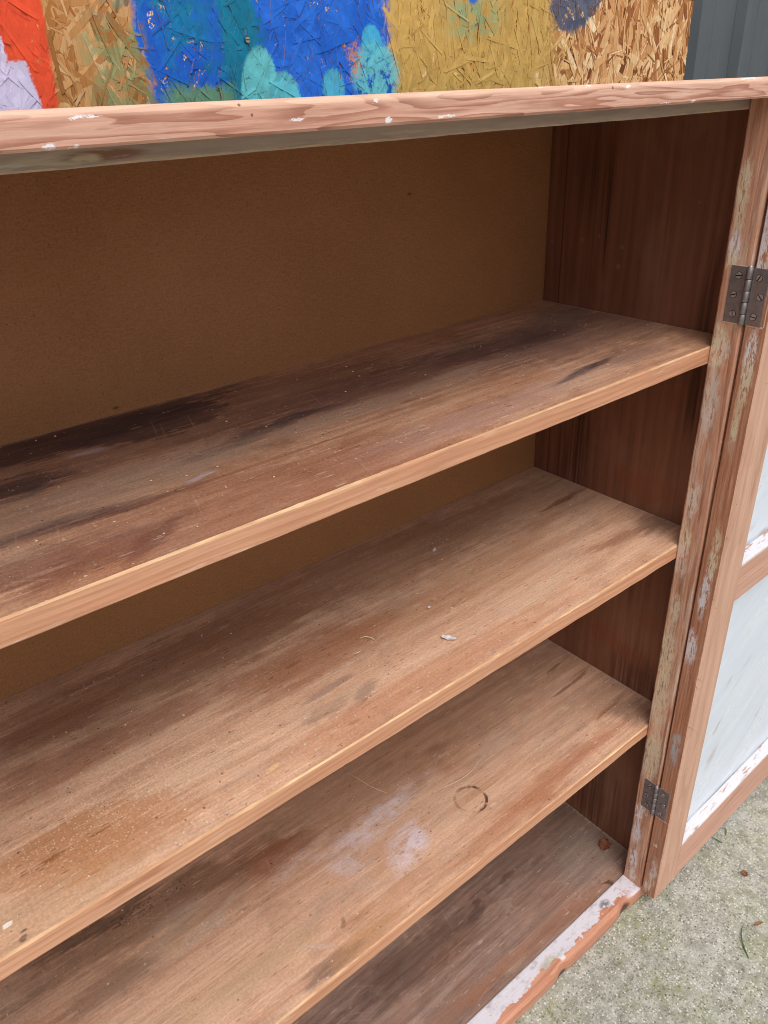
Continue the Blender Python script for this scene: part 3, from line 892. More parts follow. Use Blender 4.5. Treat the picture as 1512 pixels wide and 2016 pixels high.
def ground():
    # fine grid where the picture shows it, widening rings outside
    def ticks(lo, hi, step, far):
        t = [lo + (hi - lo) * i / int((hi - lo) / step) for i in range(int((hi - lo) / step) + 1)]
        return [-far, -far * 0.4] + t + [far * 0.4, far]
    xs = ticks(-1.6, 1.4, 0.012, 30.0); ys = ticks(-1.6, 0.6, 0.012, 30.0)
    verts = []
    for yv in ys:
        for xv in xs:
            h = 0.0
            if abs(xv) < 3 and abs(yv) < 3:
                h = 0.0012 * mnoise.noise(Vector((xv * 14, yv * 14, 0))) + 0.0007 * mnoise.noise(Vector((xv * 55, yv * 55, 3)))
                # shallow float marks in the slab
                h += 0.0007 * math.sin((xv * 0.75 + yv * 0.66) * 420 + 3 * mnoise.noise(Vector((xv * 9, yv * 9, 5)))) * max(0.0, mnoise.noise(Vector((xv * 5, yv * 5, 8))) + 0.3)
            verts.append((xv, yv, h))
    nx = len(xs)
    faces = [(j * nx + i, j * nx + i + 1, (j + 1) * nx + i + 1, (j + 1) * nx + i) for j in range(len(ys) - 1) for i in range(nx - 1)]
    g = link_mesh('ground', verts, faces, m_conc, smooth=True, loc=(0, 0, GZ))
    tag(g, 'pale mossy concrete slab under the cupboard', kind='structure')
    return g
ground()

# ------------------------------------------------------------------ metal wall behind
def cladding_mat():
    nb = NB('slate_blue_cladding', 0.5, 0.4); nb.seed = 320.0
    n = nb.noise((3, 3, 1.5), 4.0, 0.6)
    col = nb.mix(nb.sm(n, 0.3, 0.7), C(100, 106, 110), C(86, 92, 96))
    f = nb.noise((60, 60, 8), 4.0, 0.65)
    col = nb.mix(nb.m('MULTIPLY', nb.sm(f, 0.56, 0.75), 0.3), col, C(116, 120, 122))
    col, _ = speckle(nb, col, 60.0, 0.96, C(52, 54, 56), 0.8, 0.14)
    nb.color(col); nb.rough(nb.sm(f, 0.3, 0.7, 0.42, 0.6))
    return nb.mat
m_clad = cladding_mat()

def cladding():
    root = empty('metal_wall', (0, 0.50, GZ), 'slate grey ribbed metal wall behind the painted board', 'wall')
    pitch = 0.152
    x = 0.628 - 0.012 - pitch * 17
    prof = []
    while x < 2.6:
        prof += [(x, 0.0), (x + 0.010, -0.016), (x + 0.026, -0.016), (x + 0.036, 0.0),
                 (x + 0.076, 0.0), (x + 0.079, -0.0022), (x + 0.085, -0.0022), (x + 0.088, 0.0)]
        x += pitch
    zt = [0.004, 0.8, 1.6, 2.6]
    # sheets lap at every sixth rib
    per = 8 * 6
    k = 0
    for s in range(0, len(prof) - 1, per):
        seg = prof[s:min(s + per + 4, len(prof))]
        off = 0.0009 * (k % 2)
        verts, faces = [], []
        for (px, py) in seg:
            for zz in zt:
                verts.append((px, py - off, zz))
        nzt = len(zt)
        for i in range(len(seg) - 1):
            for j in range(nzt - 1):
                faces.append((i * nzt + j, (i + 1) * nzt + j, (i + 1) * nzt + j + 1, i * nzt + j + 1))
        o = link_mesh('cladding_sheet', verts, faces, m_clad, root, loc=(0, 0, 0))
        md = o.modifiers.new('thickness', 'SOLIDIFY'); md.thickness = 0.0007; md.offset = 1.0
        k += 1
cladding()

# ------------------------------------------------------------------ strand board with paint
OBY = 0.410
def strand_mat(name, base_only=False):
    nb = NB(name, 0.55, 0.3, plane='xz'); nb.seed = 340.0
    g = nb.nt.nodes.new('ShaderNodeNewGeometry')
    pos = g.outputs['Position']
    x, y, z = nb.xyz(pos)
    at = nb.nt.nodes.new('ShaderNodeAttribute'); at.attribute_name = 'tone'; tone = at.outputs['Fac']
    ah = nb.nt.nodes.new('ShaderNodeAttribute'); ah.attribute_name = 'lift'; lift = ah.outputs['Fac']
    pos = nb.vec(x, z, 0.0)
    fibre = nb.noise((420, 40, 1), 3.0, 0.6, vec=pos)
    fine = nb.noise((300, 300, 300), 3.0, 0.65, vec=pos)
    big = nb.noise((22, 22, 22), 4.0, 0.6, vec=pos)
    gran = nb.noise((70, 70, 70), 4.0, 0.7, vec=pos)
    col = nb.ramp(tone, [(0.0, C(122, 68, 30)), (0.18, C(176, 110, 60)), (0.45, C(216, 160, 104)), (0.75, C(236, 192, 138)), (1.0, C(252, 226, 184))])
    col = nb.rgbmul(col, nb.sm(fibre, 0.25, 0.75, 0.82, 1.12))
    # older, yellower board on the left
    old = nb.sm(x, -0.44, -0.48)
    col = nb.mix(nb.m('MULTIPLY', old, 0.45), col, C(168, 122, 60))
    u = nb.m('ADD', x, nb.m('MULTIPLY', nb.m('SUBTRACT', gran, 0.5), 0.030))
    v = nb.m('ADD', z, nb.m('MULTIPLY', nb.m('SUBTRACT', gran, 0.5), 0.030))
    u = nb.m('ADD', u, nb.m('MULTIPLY', nb.m('SUBTRACT', tone, 0.5), 0.010))
    us = nb.m('ADD', x, nb.m('MULTIPLY', nb.m('SUBTRACT', fine, 0.5), 0.006))      # crisper edges
    vs_ = nb.m('ADD', z, nb.m('MULTIPLY', nb.m('SUBTRACT', fine, 0.5), 0.006))
    miss = nb.sm(nb.m('ADD', lift, nb.m('MULTIPLY', nb.m('SUBTRACT', fine, 0.5), 0.9)), 0.14, 0.24)   # paint skips the deep gaps

    def band(x0, x1, s0=0.004, s1=0.004, uu=None, slope=0.0, zref=1.23):
        uu = u if uu is None else uu
        if slope:
            uu = nb.m('SUBTRACT', uu, nb.m('MULTIPLY', nb.m('SUBTRACT', z, zref), slope))
        return nb.mul(nb.sm(uu, x0 - s0, x0 + s0), nb.sm(uu, x1 + s1, x1 - s1))

    pm = None
    def paint(mask, c, amt=1.0, cover=True, vary=0.12):
        nonlocal col, pm
        f = nb.mul(mask, amt)
        if cover: f = nb.mul(f, miss)
        cc = nb.rgbmul(c, nb.m('MULTIPLY', nb.sm(gran, 0.25, 0.75, 1 - vary, 1 + vary), nb.m('ADD', 0.91, nb.m('MULTIPLY', tone, 0.17))))
        col = nb.mix(f, col, cc)
        pm = f if pm is None else nb.mx(pm, f)

    # thin greenish wash over bare strands left of the blue
    paint(nb.mul(band(-0.535, -0.455, 0.012, 0.01), nb.sm(z, 1.256, 1.238), nb.sm(gran, 0.40, 0.56)), C(132, 150, 104), 0.75)
    paint(nb.mul(band(-0.53, -0.45, 0.02, 0.02), nb.sm(gran, 0.50, 0.62), nb.sm(z, 1.245, 1.262)), C(96, 140, 122), 0.6)
    # ochre, thinning into the bare board on its right
    paint(nb.mul(band(-0.175, 0.135, 0.010, 0.020), nb.sm(big, 0.24, 0.32)), C(200, 166, 90), 0.92)
    paint(nb.mul(band(0.10, 0.19, 0.03, 0.03), nb.sm(gran, 0.47, 0.55)), C(200, 162, 92), 0.6)
    paint(nb.mul(nb.blob(u, v, -0.020, 1.262, 0.050, 0.024, 0, 0.5), nb.sm(gran, 0.40, 0.54)), C(128, 166, 128), 0.75)
    # blues
    paint(band(-0.480, -0.165, 0.006, 0.007, slope=-0.10), C(24, 98, 206), 1.0)
    paint(nb.mul(band(-0.343, -0.165, 0.015, 0.008), nb.sm(big, 0.35, 0.6)), C(40, 116, 226), 0.8)
    paint(nb.mul(band(-0.452, -0.405, 0.014, 0.014), nb.sm(big, 0.38, 0.52)), C(8, 124, 168), 0.8)
    paint(band(-0.392, -0.345, 0.008, 0.006, slope=0.06), C(4, 122, 150), 0.92)
    paint(nb.mul(band(-0.48, -0.40, 0.02, 0.03), nb.sm(z, 1.248, 1.27), nb.sm(gran, 0.42, 0.55)), C(20, 128, 150), 0.7)
    # greens low along the top of the cupboard
    paint(nb.mul(band(-0.462, -0.385, 0.012, 0.012), nb.sm(v, 1.196, 1.188)), C(108, 154, 100), 0.85)
    # turquoise dabs
    paint(nb.blob(us, vs_, -0.350, 1.182, 0.024, 0.046, -6, 0.07), C(104, 200, 206), 0.95)
    paint(nb.blob(us, vs_, -0.318, 1.176, 0.020, 0.028, 0, 0.09), C(96, 192, 206), 0.95)
    paint(nb.blob(us, vs_, -0.250, 1.186, 0.016, 0.020, 0, 0.12), C(84, 186, 216), 0.9)
    paint(nb.blob(us, vs_, -0.190, 1.232, 0.015, 0.018, 10, 0.10), C(70, 178, 220), 0.95)
    paint(nb.mul(nb.blob(us, vs_, -0.186, 1.198, 0.036, 0.034, 0, 0.16), nb.sm(gran, 0.36, 0.46)), C(104, 196, 206), 0.9)
    # bare rubbed spot
    col = nb.mix(nb.mul(nb.blob(u, v, -0.216, 1.214, 0.010, 0.016, 0, 0.5), nb.sm(fine, 0.42, 0.55)), col, C(214, 140, 84))
    # blue dab and slate patch on the ochre
    paint(nb.blob(us, vs_, -0.022, 1.284, 0.010, 0.010, 0, 0.2), C(38, 110, 214), 0.95)
    paint(nb.mul(nb.blob(u, v, 0.185, 1.284, 0.058, 0.036, 22, 0.12), nb.sm(gran, 0.32, 0.42)), C(78, 90, 116), 0.95)
    # red strip, then lavender over it
    paint(band(-0.73, -0.571, 0.004, 0.0018, uu=us, slope=0.06), C(232, 84, 50), 1.0, True, 0.08)
    lav = nb.mul(nb.sm(nb.m('SUBTRACT', us, nb.m('MULTIPLY', nb.m('SUBTRACT', z, 1.216), -0.15)), -0.5935, -0.5965), nb.sm(vs_, 1.2185, 1.2150))
    lav2 = nb.mul(nb.sm(us, -0.6095, -0.6120), nb.sm(vs_, 1.238, 1.234))
    paint(nb.mx(lav, lav2), C(216, 210, 240), 1.0, False, 0.05)
    nb.color(col)
    h = nb.m('ADD', nb.m('MULTIPLY', fibre, 0.6), nb.m('MULTIPLY', gran, 0.6))
    nb.bump(h, 0.35, 0.0012)
    nb.rough(nb.m('SUBTRACT', 0.66, nb.m('MULTIPLY', pm, 0.26)))
    return nb.mat
m_strand = strand_mat('strand_board_wood')

def set_attr(me, tones, lifts):
    for nm, vals in (('tone', tones), ('lift', lifts)):
        a = me.attributes.new(nm, 'FLOAT', 'FACE')
        a.data.foreach_set('value', vals)

def strand_board():
    rng = random.Random(42)
    x0, x1, zb, zt = -0.7420, 0.4790, GZ + 0.004, 1.80
    root = empty('strand_board', (0, OBY, GZ), 'strand board daubed with red, blue, turquoise and ochre paint behind the cupboard', 'board')
    # core: a sheet with a ragged right edge
    n = 240
    verts, faces = [], []
    for i in range(n + 1):
        zz = zb + (zt - zb) * i / n
        e = x1 + 0.0016 * nz(zz, 60, 1) + 0.0012 * nz(zz, 170, 2)
        verts += [(x0, OBY, zz), (e, OBY, zz), (e + 0.0008 * nz(zz, 90, 4), OBY + 0.016, zz), (x0, OBY + 0.016, zz)]
    for i in range(n):
        for j in range(4):
            j2 = (j + 1) % 4
            faces.append((i * 4 + j, i * 4 + j2, i * 4 + 4 + j2, i * 4 + 4 + j))
    faces += [(0, 1, 2, 3), tuple(n * 4 + j for j in range(4))]
    core = link_mesh('board_core', verts, faces, m_strand, root, loc=(0, -OBY, -GZ))
    set_attr(core.data, [0.10] * len(core.data.polygons), [0.30] * len(core.data.polygons))

    def strand(cx, cz, L, W, ang, h, tilt, roll):
        """Top outline ring + skirt, in board coordinates."""
        k = 5 if L > 0.03 else 3
        up, dn = [], []
        for i in range(k):
            t = -0.5 + i / (k - 1)
            taper = 1.0 if 0 < i < k - 1 else rng.uniform(0.55, 1.0)
            sh = rng.uniform(-0.06, 0.06) * L if i in (0, k - 1) else 0
            up.append((t * L + sh, W * 0.5 * taper * rng.uniform(0.88, 1.1)))
            dn.append((t * L - sh * rng.uniform(0, 1), -W * 0.5 * taper * rng.uniform(0.88, 1.1)))
        ring = up + dn[::-1]
        c, s = math.cos(ang), math.sin(ang)
        V = []
        for (a, b) in ring:
            yy = OBY - h - a * tilt - b * roll
            V.append((min(cx + a * c - b * s, x1 - 0.0002), min(OBY - 0.00015, yy), cz + a * s + b * c))
        m = len(V)
        V += [(v[0], OBY + 0.0004, v[2]) for v in V]
        F = [tuple(range(m))] + [(i, (i + 1) % m, m + (i + 1) % m, m + i) for i in range(m)]
        return V, F

    items = []
    # the strip above the cupboard is built strand by strand; it runs on a little past the picture
    X0, X1, ZA, ZB = x0 + 0.02, x1 - 0.004, 1.06, 1.46
    def add(count, Lr, Wr, hr, zr=(ZA, ZB), tone=(0, 1)):
        for _ in range(count):
            L = rng.uniform(*Lr); W = min(rng.uniform(*Wr), L * 0.6)
            cx = rng.uniform(X0, X1); cz = rng.uniform(*zr)
            ang = math.radians(rng.gauss(90, 34)) if rng.random() < 0.78 else rng.uniform(0, math.pi)
            ext = abs(math.cos(ang)) * L * 0.5
            if cx + ext > x1 + 0.006: cx = x1 - ext
            hh = rng.uniform(*hr)
            r = rng.random()
            tn = rng.betavariate(2.2, 1.8) if r < 0.86 else rng.uniform(0.0, 0.25)
            items.append((L * W, cx, cz, L, W, ang, hh, rng.uniform(-0.012, 0.012), rng.uniform(-0.09, 0.09), tn))
    add(1300, (0.04, 0.10), (0.010, 0.024), (0.0004, 0.0012))
    add(2600, (0.025, 0.08), (0.004, 0.013), (0.0006, 0.0018))
    add(2600, (0.012, 0.050), (0.0010, 0.0035), (0.0008, 0.0022))
    items.sort(key=lambda t: t[0], reverse=True)
    seen = [it for it in items if -0.62 < it[1] < 0.48 and 1.175 < it[2] < 1.30]
    # strands that lie uppermost are the ones the eye can pick out
    seen.sort(key=lambda t: t[0] * (t[6] - 0.0002), reverse=True)
    chosen = set(id(t) for t in seen[:300])
    AV, AF, AT, AL = [], [], [], []
    for it in items:
        a, cx, cz, L, W, ang, hh, ti, ro, tn = it
        V, F = strand(cx, cz, L, W, ang, hh, ti, ro)
        lift = min(1.0, hh / 0.0022)
        if id(it) in chosen:
            V2 = [(v[0] - cx, v[1] - OBY, v[2] - cz) for v in V]
            o = link_mesh('wood_strand', V2, F, m_strand, root, loc=(cx, 0.0, cz - GZ))
            set_attr(o.data, [tn] + [tn * 0.35] * (len(F) - 1), [lift] + [lift * 0.15] * (len(F) - 1))
        else:
            b = len(AV)
            AV += V
            AF += [tuple(b + i for i in f) for f in F]
            AT += [tn] + [tn * 0.35] * (len(F) - 1)
            AL += [lift] + [lift * 0.15] * (len(F) - 1)
    o = link_mesh('small_strands', AV, AF, m_strand, root, loc=(0, -OBY, -GZ))
    set_attr(o.data, AT, AL)
    tag(o, kind='stuff')
    # a screw driven through the board
    sc = screw_mesh(0.0028, 0.0012)
    so = bpy.data.objects.new('screw', sc); COL.objects.link(so); so.parent = root
    so.location = (-0.3603, -0.0030, 1.2338 - GZ)
    so.rotation_euler = (math.radians(90), 0, 0)

def screw_mesh(r, h, slot=0.17, seg=24):
    """Countersunk head with a real slot: two cap segments above a dark slot floor, axis +z."""
    verts, faces, mi = [], [], []
    w = r * slot
    def cap(sign):
        b = len(verts)
        a0 = math.asin(w / r)
        pts = [(r * math.cos(a0 + (math.pi - 2 * a0) * i / (seg // 2)), sign * r * math.sin(a0 + (math.pi - 2 * a0) * i / (seg // 2))) for i in range(seg // 2 + 1)]
        k = len(pts)
        for (px, py) in pts: verts.append((px * 0.96, py * 0.98 if abs(py) > w * 1.2 else py, h))
        for (px, py) in pts: verts.append((px, py, 0.0))
        faces.append(tuple(b + i for i in range(k))); mi.append(0)
        for i in range(k):
            j = (i + 1) % k
            faces.append((b + i, b + j, b + k + j, b + k + i)); mi.append(0)
    cap(1); cap(-1)
    b = len(verts)
    for i in range(seg):
        a = 2 * math.pi * i / seg
        verts.append((r * 1.16 * math.cos(a), r * 1.16 * math.sin(a), h * 0.12))
    faces.append(tuple(b + i for i in range(seg))); mi.append(1)
    me = bpy.data.meshes.new('screw')
    me.from_pydata(verts, [], faces)
    me.materials.append(m_steel2); me.materials.append(m_slot)
    me.polygons.foreach_set('material_index', mi)
    bm = bmesh.new(); bm.from_mesh(me); bmesh.ops.recalc_face_normals(bm, faces=bm.faces); bm.to_mesh(me); bm.free()
    return me

strand_board()

# ------------------------------------------------------------------ cupboard
cup = empty('cupboard', (-0.63, 0.13, GZ), 'stripped pine cupboard with three worn shelves standing open on the concrete', 'cupboard')
cup['off'] = (-0.63, 0.13, GZ)

def shelf(z, topmat, seed, chip=1.0):
    def prof(t):
        a = 0.0015 + 0.0006 * nz(t, 7, seed) + 0.0004 * nz(t, 38, seed + 2) * chip
        c = max(0.0, nz(t, 95, seed + 5) - 0.45) * 0.004 * chip          # odd chips out of the arris
        a = max(0.0010, a) + c
        b = max(0.0006, 0.0011 + 0.0007 * nz(t, 30, seed + 9)) + max(0.0, nz(t, 60, seed + 13) - 0.5) * 0.006
        s = 0.0006 * nz(t, 1.3, seed + 4)                                # boards are never dead flat
        wv = 0.0006 * nz(t, 2.1, seed + 7) + 0.00035 * nz(t, 26, seed + 8) + 0.0016 * max(0.0, nz(t, 70, seed + 11) - 0.5) * chip
        return [(D - 0.0006, z + s), (a * 1.1, z + s), (wv, z - a + s), (wv, z - T + b + s), (b, z - T + s), (D - 0.0006, z - T + s)]
    o = sweep('shelf', 'x', XL + 0.0004, -0.0004, 0.006, prof, [topmat, m_arris, m_sedge, m_under], cup, [0, 1, 2, 2, 3, 0])
    return o
tag(shelf(Z1, m_shelf1, 1.0, 0.5), 'top shelf blotched with dark ink-like stains')
tag(shelf(Z2, m_shelf2, 2.0, 0.9), 'middle shelf, tan with an orange stain')
tag(shelf(Z3, m_shelf3, 3.0, 1.4), 'lower shelf with a cup ring and spilt white paint')

tag(box('bottom_board', (XL + 0.0004, 0.0012, -0.022), (-0.0004, D - 0.0006, -0.0012), m_bottom, cup, 0.0006, 1), 'dark dusty bottom board')
tag(box('back_panel', (XL - 0.012, D, -0.020), (0.012, D + 0.0045, ZT0 - 0.001), m_hard, cup, 0.0), 'brown hardboard back')
box('side_panel', (0.0, 0.0008, GZ + 0.003), (0.020, D - 0.0004, ZT0 - 0.0006), m_side, cup, 0.0008, 1)
box('side_panel', (XL - 0.020, 0.0008, GZ + 0.003), (XL, D - 0.0004, ZT0 - 0.0006), m_side, cup, 0.0008, 1)

# top board with a rounded front arris
def top_prof(t):
    w = 0.0006 * nz(t, 1.7, 21); f = -0.0345 + w
    u = 0.0004 * nz(t, 12, 22)
    r = 0.0042 + 0.0008 * nz(t, 9, 24)
    pts = [(D + 0.008, ZT1), (f + r + 0.001, ZT1)]
    for i in range(1, 6):
        a = math.radians(90 * i / 5)
        pts.append((f + r - r * math.sin(a), ZT1 - r + r * math.cos(a)))
    pts += [(f, ZT0 + 0.0016 + u), (f + 0.0014, ZT0), (D + 0.008, ZT0)]
    return pts
sweep('top_board', 'x', XL - 0.045, 0.045, 0.010, top_prof, m_top, cup)
tb = cup.children[-1]
tag(tb, 'sanded pinkish top edge with flecks of white paint')

# grey-painted stop strip below it
def stop_prof(t):
    b = 1.1468 + 0.0004 * nz(t, 14, 31) + 0.0003 * nz(t, 60, 32)
    return [(0.022, ZT0 - 0.0003), (0.0, ZT0 - 0.0003), (0.0, b + 0.0012), (0.0012, b), (0.022, b)]
tag(sweep('door_stop', 'x', XL + 0.0006, -0.0006, 0.008, stop_prof, m_grey, cup), 'strip of worn grey paint under the top')

# face-frame stiles (right one in view, left one outside the picture)
def stile_prof(side, seed):
    def prof(t):
        if side > 0:
            e = -S + 0.0002
            j = 0.0009 * nz(t, 20, seed) + 0.0007 * nz(t, 75, seed + 1)
            k = 0.0007 * nz(t, 26, seed + 3)
            return [(e + 0.0010, -0.0006 + j * 0.7), (e, -0.0022 + j), (e, -0.0300 + k * 0.4), (e + 0.0009, -TS + 0.0012), (e + 0.0022, -TS + 0.0003), (0.0200, -TS), (0.0200, -0.0002), (e + 0.006, -0.0002)]
        e = XL + S
        return [(e, -0.0004), (e, -TS), (XL - 0.020, -TS), (XL - 0.020, -0.0004)]
    return prof
sweep('stile', 'z', 0.0024, ZT0 - 0.0005, 0.0045, stile_prof(1, 41), m_stile, cup)
tag(cup.children[-1], 'stripped hinge stile patched with cream and white paint')
sweep('stile', 'z', 0.0024, ZT0 - 0.0005, 0.05, stile_prof(-1, 45), m_stile, cup)

# bottom rail with a rounded, battered front edge
def rail_prof(t):
    f = -0.0345 + 0.0010 * nz(t, 9, 51) + 0.0008 * nz(t, 45, 52)
    r = 0.0070 + 0.0014 * nz(t, 11, 53)
    z0 = 0.0016
    dent = math.exp(-((t + 0.088) / 0.012) ** 2) * 0.0035 + math.exp(-((t + 0.245) / 0.012) ** 2) * 0.0025
    f += dent
    b = -0.0288 + 0.0012 * abs(nz(t, 30, 55))
    pts = [(0.0006, z0), (-0.0010, z0 + 0.0006), (f + r, z0)]
    for i in range(1, 5):
        a = math.radians(90 * i / 4)
        pts.append((f + r - r * math.sin(a), z0 - r + r * math.cos(a)))
    pts += [(f + 0.0004, b + 0.004), (f + 0.004 + 0.001 * nz(t, 50, 57), b), (0.0006, b)]
    return pts
tag(sweep('bottom_rail', 'x', XL - 0.020, 0.020, 0.004, rail_prof, m_rail, cup), 'bottom rail with peeling white paint and a bare front edge')

# hinges
def plate(name, y0, y1, z0, z1, mat, parent, x=-S, th=0.0012):
    o = box(name, (x - 0.0008, y0, z0), (x - 0.0008 + th, y1, z1), mat, parent, 0.0002, 1)
    return o

def hinge(zc, label, seed, tiltdeg, rscrews):
    hroot = bpy.data.objects.new('hinge', None); COL.objects.link(hroot)
    hroot.parent = cup; hroot.empty_display_size = 0.02
    base = Vector((-S, -0.0315, zc))
    hroot.location = base - Vector(cup['off'])
    hroot['label'] = label
    rr = random.Random(seed)
    hh = 0.0295
    # leaves, hinge-local coordinates
    def lp(y0, y1):
        me = box('leaf', (-0.0007, y0, -hh), (0.0006, y1, hh), m_steel, None, 0.0003, 1)
        me.parent = hroot; me.location = (0, 0, 0)
        return me
    lp(0.0030, 0.0214)
    lp(-0.0208, -0.0034)
    # five knuckles
    n = 5
    for i in range(n):
        za = -hh - 0.0006 + (2 * hh + 0.0012) * i / n + 0.00035
        zb_ = -hh - 0.0006 + (2 * hh + 0.0012) * (i + 1) / n - 0.00035
        bm = bmesh.new()
        bmesh.ops.create_cone(bm, cap_ends=True, segments=20, radius1=0.0034, radius2=0.0034, depth=zb_ - za)
        es = [e for e in bm.edges if abs(e.verts[0].co.z - e.verts[1].co.z) < 1e-6]
        bmesh.ops.bevel(bm, geom=es, offset=0.0003, segments=1, affect='EDGES')
        me = bpy.data.meshes.new('knuckle'); bm.to_mesh(me); bm.free()
        me.materials.append(m_steel)
        for p_ in me.polygons: p_.use_smooth = abs(p_.normal.z) < 0.5
        k = bpy.data.objects.new('knuckle', me); COL.objects.link(k); k.parent = hroot
        k.location = (-0.0018, 0.0, (za + zb_) / 2)
    bm = bmesh.new()
    bmesh.ops.create_uvsphere(bm, u_segments=14, v_segments=8, radius=0.0026)
    me = bpy.data.meshes.new('pin'); bm.to_mesh(me); bm.free(); me.materials.append(m_steel2)
    for p_ in me.polygons: p_.use_smooth = True
    k = bpy.data.objects.new('pin', me); COL.objects.link(k); k.parent = hroot
    k.location = (-0.0018, 0, hh + 0.0002)
    sc = screw_mesh(0.0033, 0.0008)
    for (yy, zz) in [(0.0115, 0.020), (0.0140, 0.0), (0.0115, -0.020)] + rscrews:
        s_ = bpy.data.objects.new('screw', sc); COL.objects.link(s_); s_.parent = hroot
        s_.location = (-0.0007, yy, zz)
        s_.rotation_euler = (rr.uniform(-0.06, 0.06), math.radians(-90), 0)
        s_.rotation_euler = (Matrix.Rotation(math.radians(-90), 4, 'Y') @ Matrix.Rotation(rr.uniform(0, math.pi), 4, 'Z')).to_euler()
    return hroot
hinge(0.9726, 'dark steel hinge level with the top shelf', 3, 0, [(-0.0105, 0.020), (-0.0150, 0.001), (-0.0115, -0.020)])
hinge(0.2125, 'dark steel hinge near the foot of the stile', 5, 0, [(-0.0110, 0.020), (-0.0150, 0.000), (-0.0110, -0.021)])

# ---- door, folded right back so that its inside faces the camera
door = bpy.data.objects.new('door', None); COL.objects.link(door)
door.parent = cup; door.empty_display_size = 0.05
door.location = Vector((DOORX, DOORY, 0.0)) - Vector(cup['off'])
door.rotation_euler = (0, 0, math.radians(1.5))
door['label'] = 'panelled door folded back against the cupboard'
DT = 0.0245; DW = 0.54; DZ0, DZ1 = 0.003, 1.150
SW = 0.0605                       # stile width
def dpart(name, fn, *a):
    o = fn(name, *a)
    return o
# hinge stile: door edge (x = 0) keeps its stripped paint, the face is sanded
def dst(t):
    j = 0.0004 * nz(t, 18, 61) + 0.0004 * nz(t, 80, 62)
    return [(0.0, -0.0012), (0.0, -DT + 0.0014 + j), (0.0012 + j, -DT), (SW, -DT), (SW, 0.0), (0.0012, 0.0)]
sweep('door_stile', 'z', DZ0, DZ1, 0.006, dst, [m_dedge, m_dface, m_arris], door, [0, 1, 1, 1, 1, 0], loc=(0, 0, 0))
def drail(z0, z1, name='door_rail'):
    return box(name, (SW + 0.0003, -DT + 0.0003, z0), (DW - SW - 0.0003, -0.0003, z1), m_drail, door, 0.0008, 1, loc=(0, 0, 0))
def dst2(t):
    return [(DW, 0.0), (DW, -DT), (DW - SW, -DT), (DW - SW, 0.0)]
sweep('door_stile', 'z', DZ0, DZ1, 0.1, dst2, [m_dface], door, loc=(0, 0, 0))
drail(DZ0, 0.0805); drail(0.5655, 0.6210); drail(1.075, DZ1)
# panels with sloped, white-painted glazing beads along their lower edges and round the sides
def bead_h(z, seed, up=1):
    def prof(t):
        j = 0.0006 * nz(t, 26, seed) + 0.0005 * nz(t, 90, seed + 1)
        if up > 0:
            return [(-DT + 0.0006, z + 0.0002), (-DT + 0.0010, z + 0.0022 + j), (-0.0085, z + 0.0052 + j), (-0.0072, z + 0.0056), (-0.0072, z + 0.0002)]
        return [(-DT + 0.004, z - 0.0002), (-DT + 0.005, z - 0.0018 + j), (-0.0085, z - 0.008 + j), (-0.0072, z - 0.008), (-0.0072, z - 0.0002)]
    return sweep('glazing_bead', 'x', SW + 0.0002, DW - SW - 0.0002, 0.006, prof, m_bead, door, loc=(0, 0, 0))
bead_h(0.0805, 71); bead_h(0.6210, 73); bead_h(0.5655, 75, -1); bead_h(1.075, 77, -1)
for (z0, z1) in ((0.0805, 0.5655), (0.6210, 1.075)):
    for (xa, xb) in ((SW + 0.0002, SW + 0.007), (DW - SW - 0.007, DW - SW - 0.0002)):
        box('glazing_bead', (xa, -DT + 0.005, z0 + 0.0062), (xb, -0.0072, z1 - 0.0085), m_bead, door, 0.0008, 1, loc=(0, 0, 0))
    # slightly uneven panel surface
    nx, nzz = 22, 26
    V, F = [], []
    for j in range(nzz + 1):
        for i in range(nx + 1):
            px = SW + 0.0003 + (DW - 2 * SW - 0.0006) * i / nx; pz = z0 + 0.0004 + (z1 - z0 - 0.0008) * j / nzz
            V.append((px, -0.0070 + 0.0006 * mnoise.noise(Vector((px * 11, pz * 11, z0))), pz))
    F = [(j * (nx + 1) + i, j * (nx + 1) + i + 1, (j + 1) * (nx + 1) + i + 1, (j + 1) * (nx + 1) + i) for j in range(nzz) for i in range(nx)]
    p_ = link_mesh('panel', V, F, m_panel, door, smooth=True, loc=(0, 0, 0))
    md = p_.modifiers.new('thickness', 'SOLIDIFY'); md.thickness = 0.004; md.offset = -1.0

# splinters lifting from the stripped edges
def splinter(p, d, L, r, parent, mat):
    d = Vector(d).normalized()
    s = d.cross(Vector((0.3, 0.5, 0.8))).normalized(); t = d.cross(s)
    V = []
    for i in range(4):
        f = i / 3; rad = r * (1 - 0.8 * f)
        c = d * L * f + Vector((0, 0, -0.25 * L * f * f))
        for k in range(3):
            a = 2 * math.pi * k / 3
            V.append(tuple(c + (s * math.cos(a) + t * math.sin(a)) * rad))
    F = [(i * 3 + k, i * 3 + (k + 1) % 3, i * 3 + 3 + (k + 1) % 3, i * 3 + 3 + k) for i in range(3) for k in range(3)] + [(2, 1, 0), (9, 10, 11)]
    return link_mesh('splinter', V, F, mat, parent, loc=p)
for (yy, zz, L) in ((-0.0245, 0.384, 0.016), (-0.0243, 0.47, 0.007), (-0.0244, 0.455, 0.005), (-0.0243, 0.60, 0.004), (-0.0243, 0.69, 0.005)):
    splinter((0.0006, yy, zz), (0.5, -1.0, -0.5), L, 0.0007, door, m_arris)

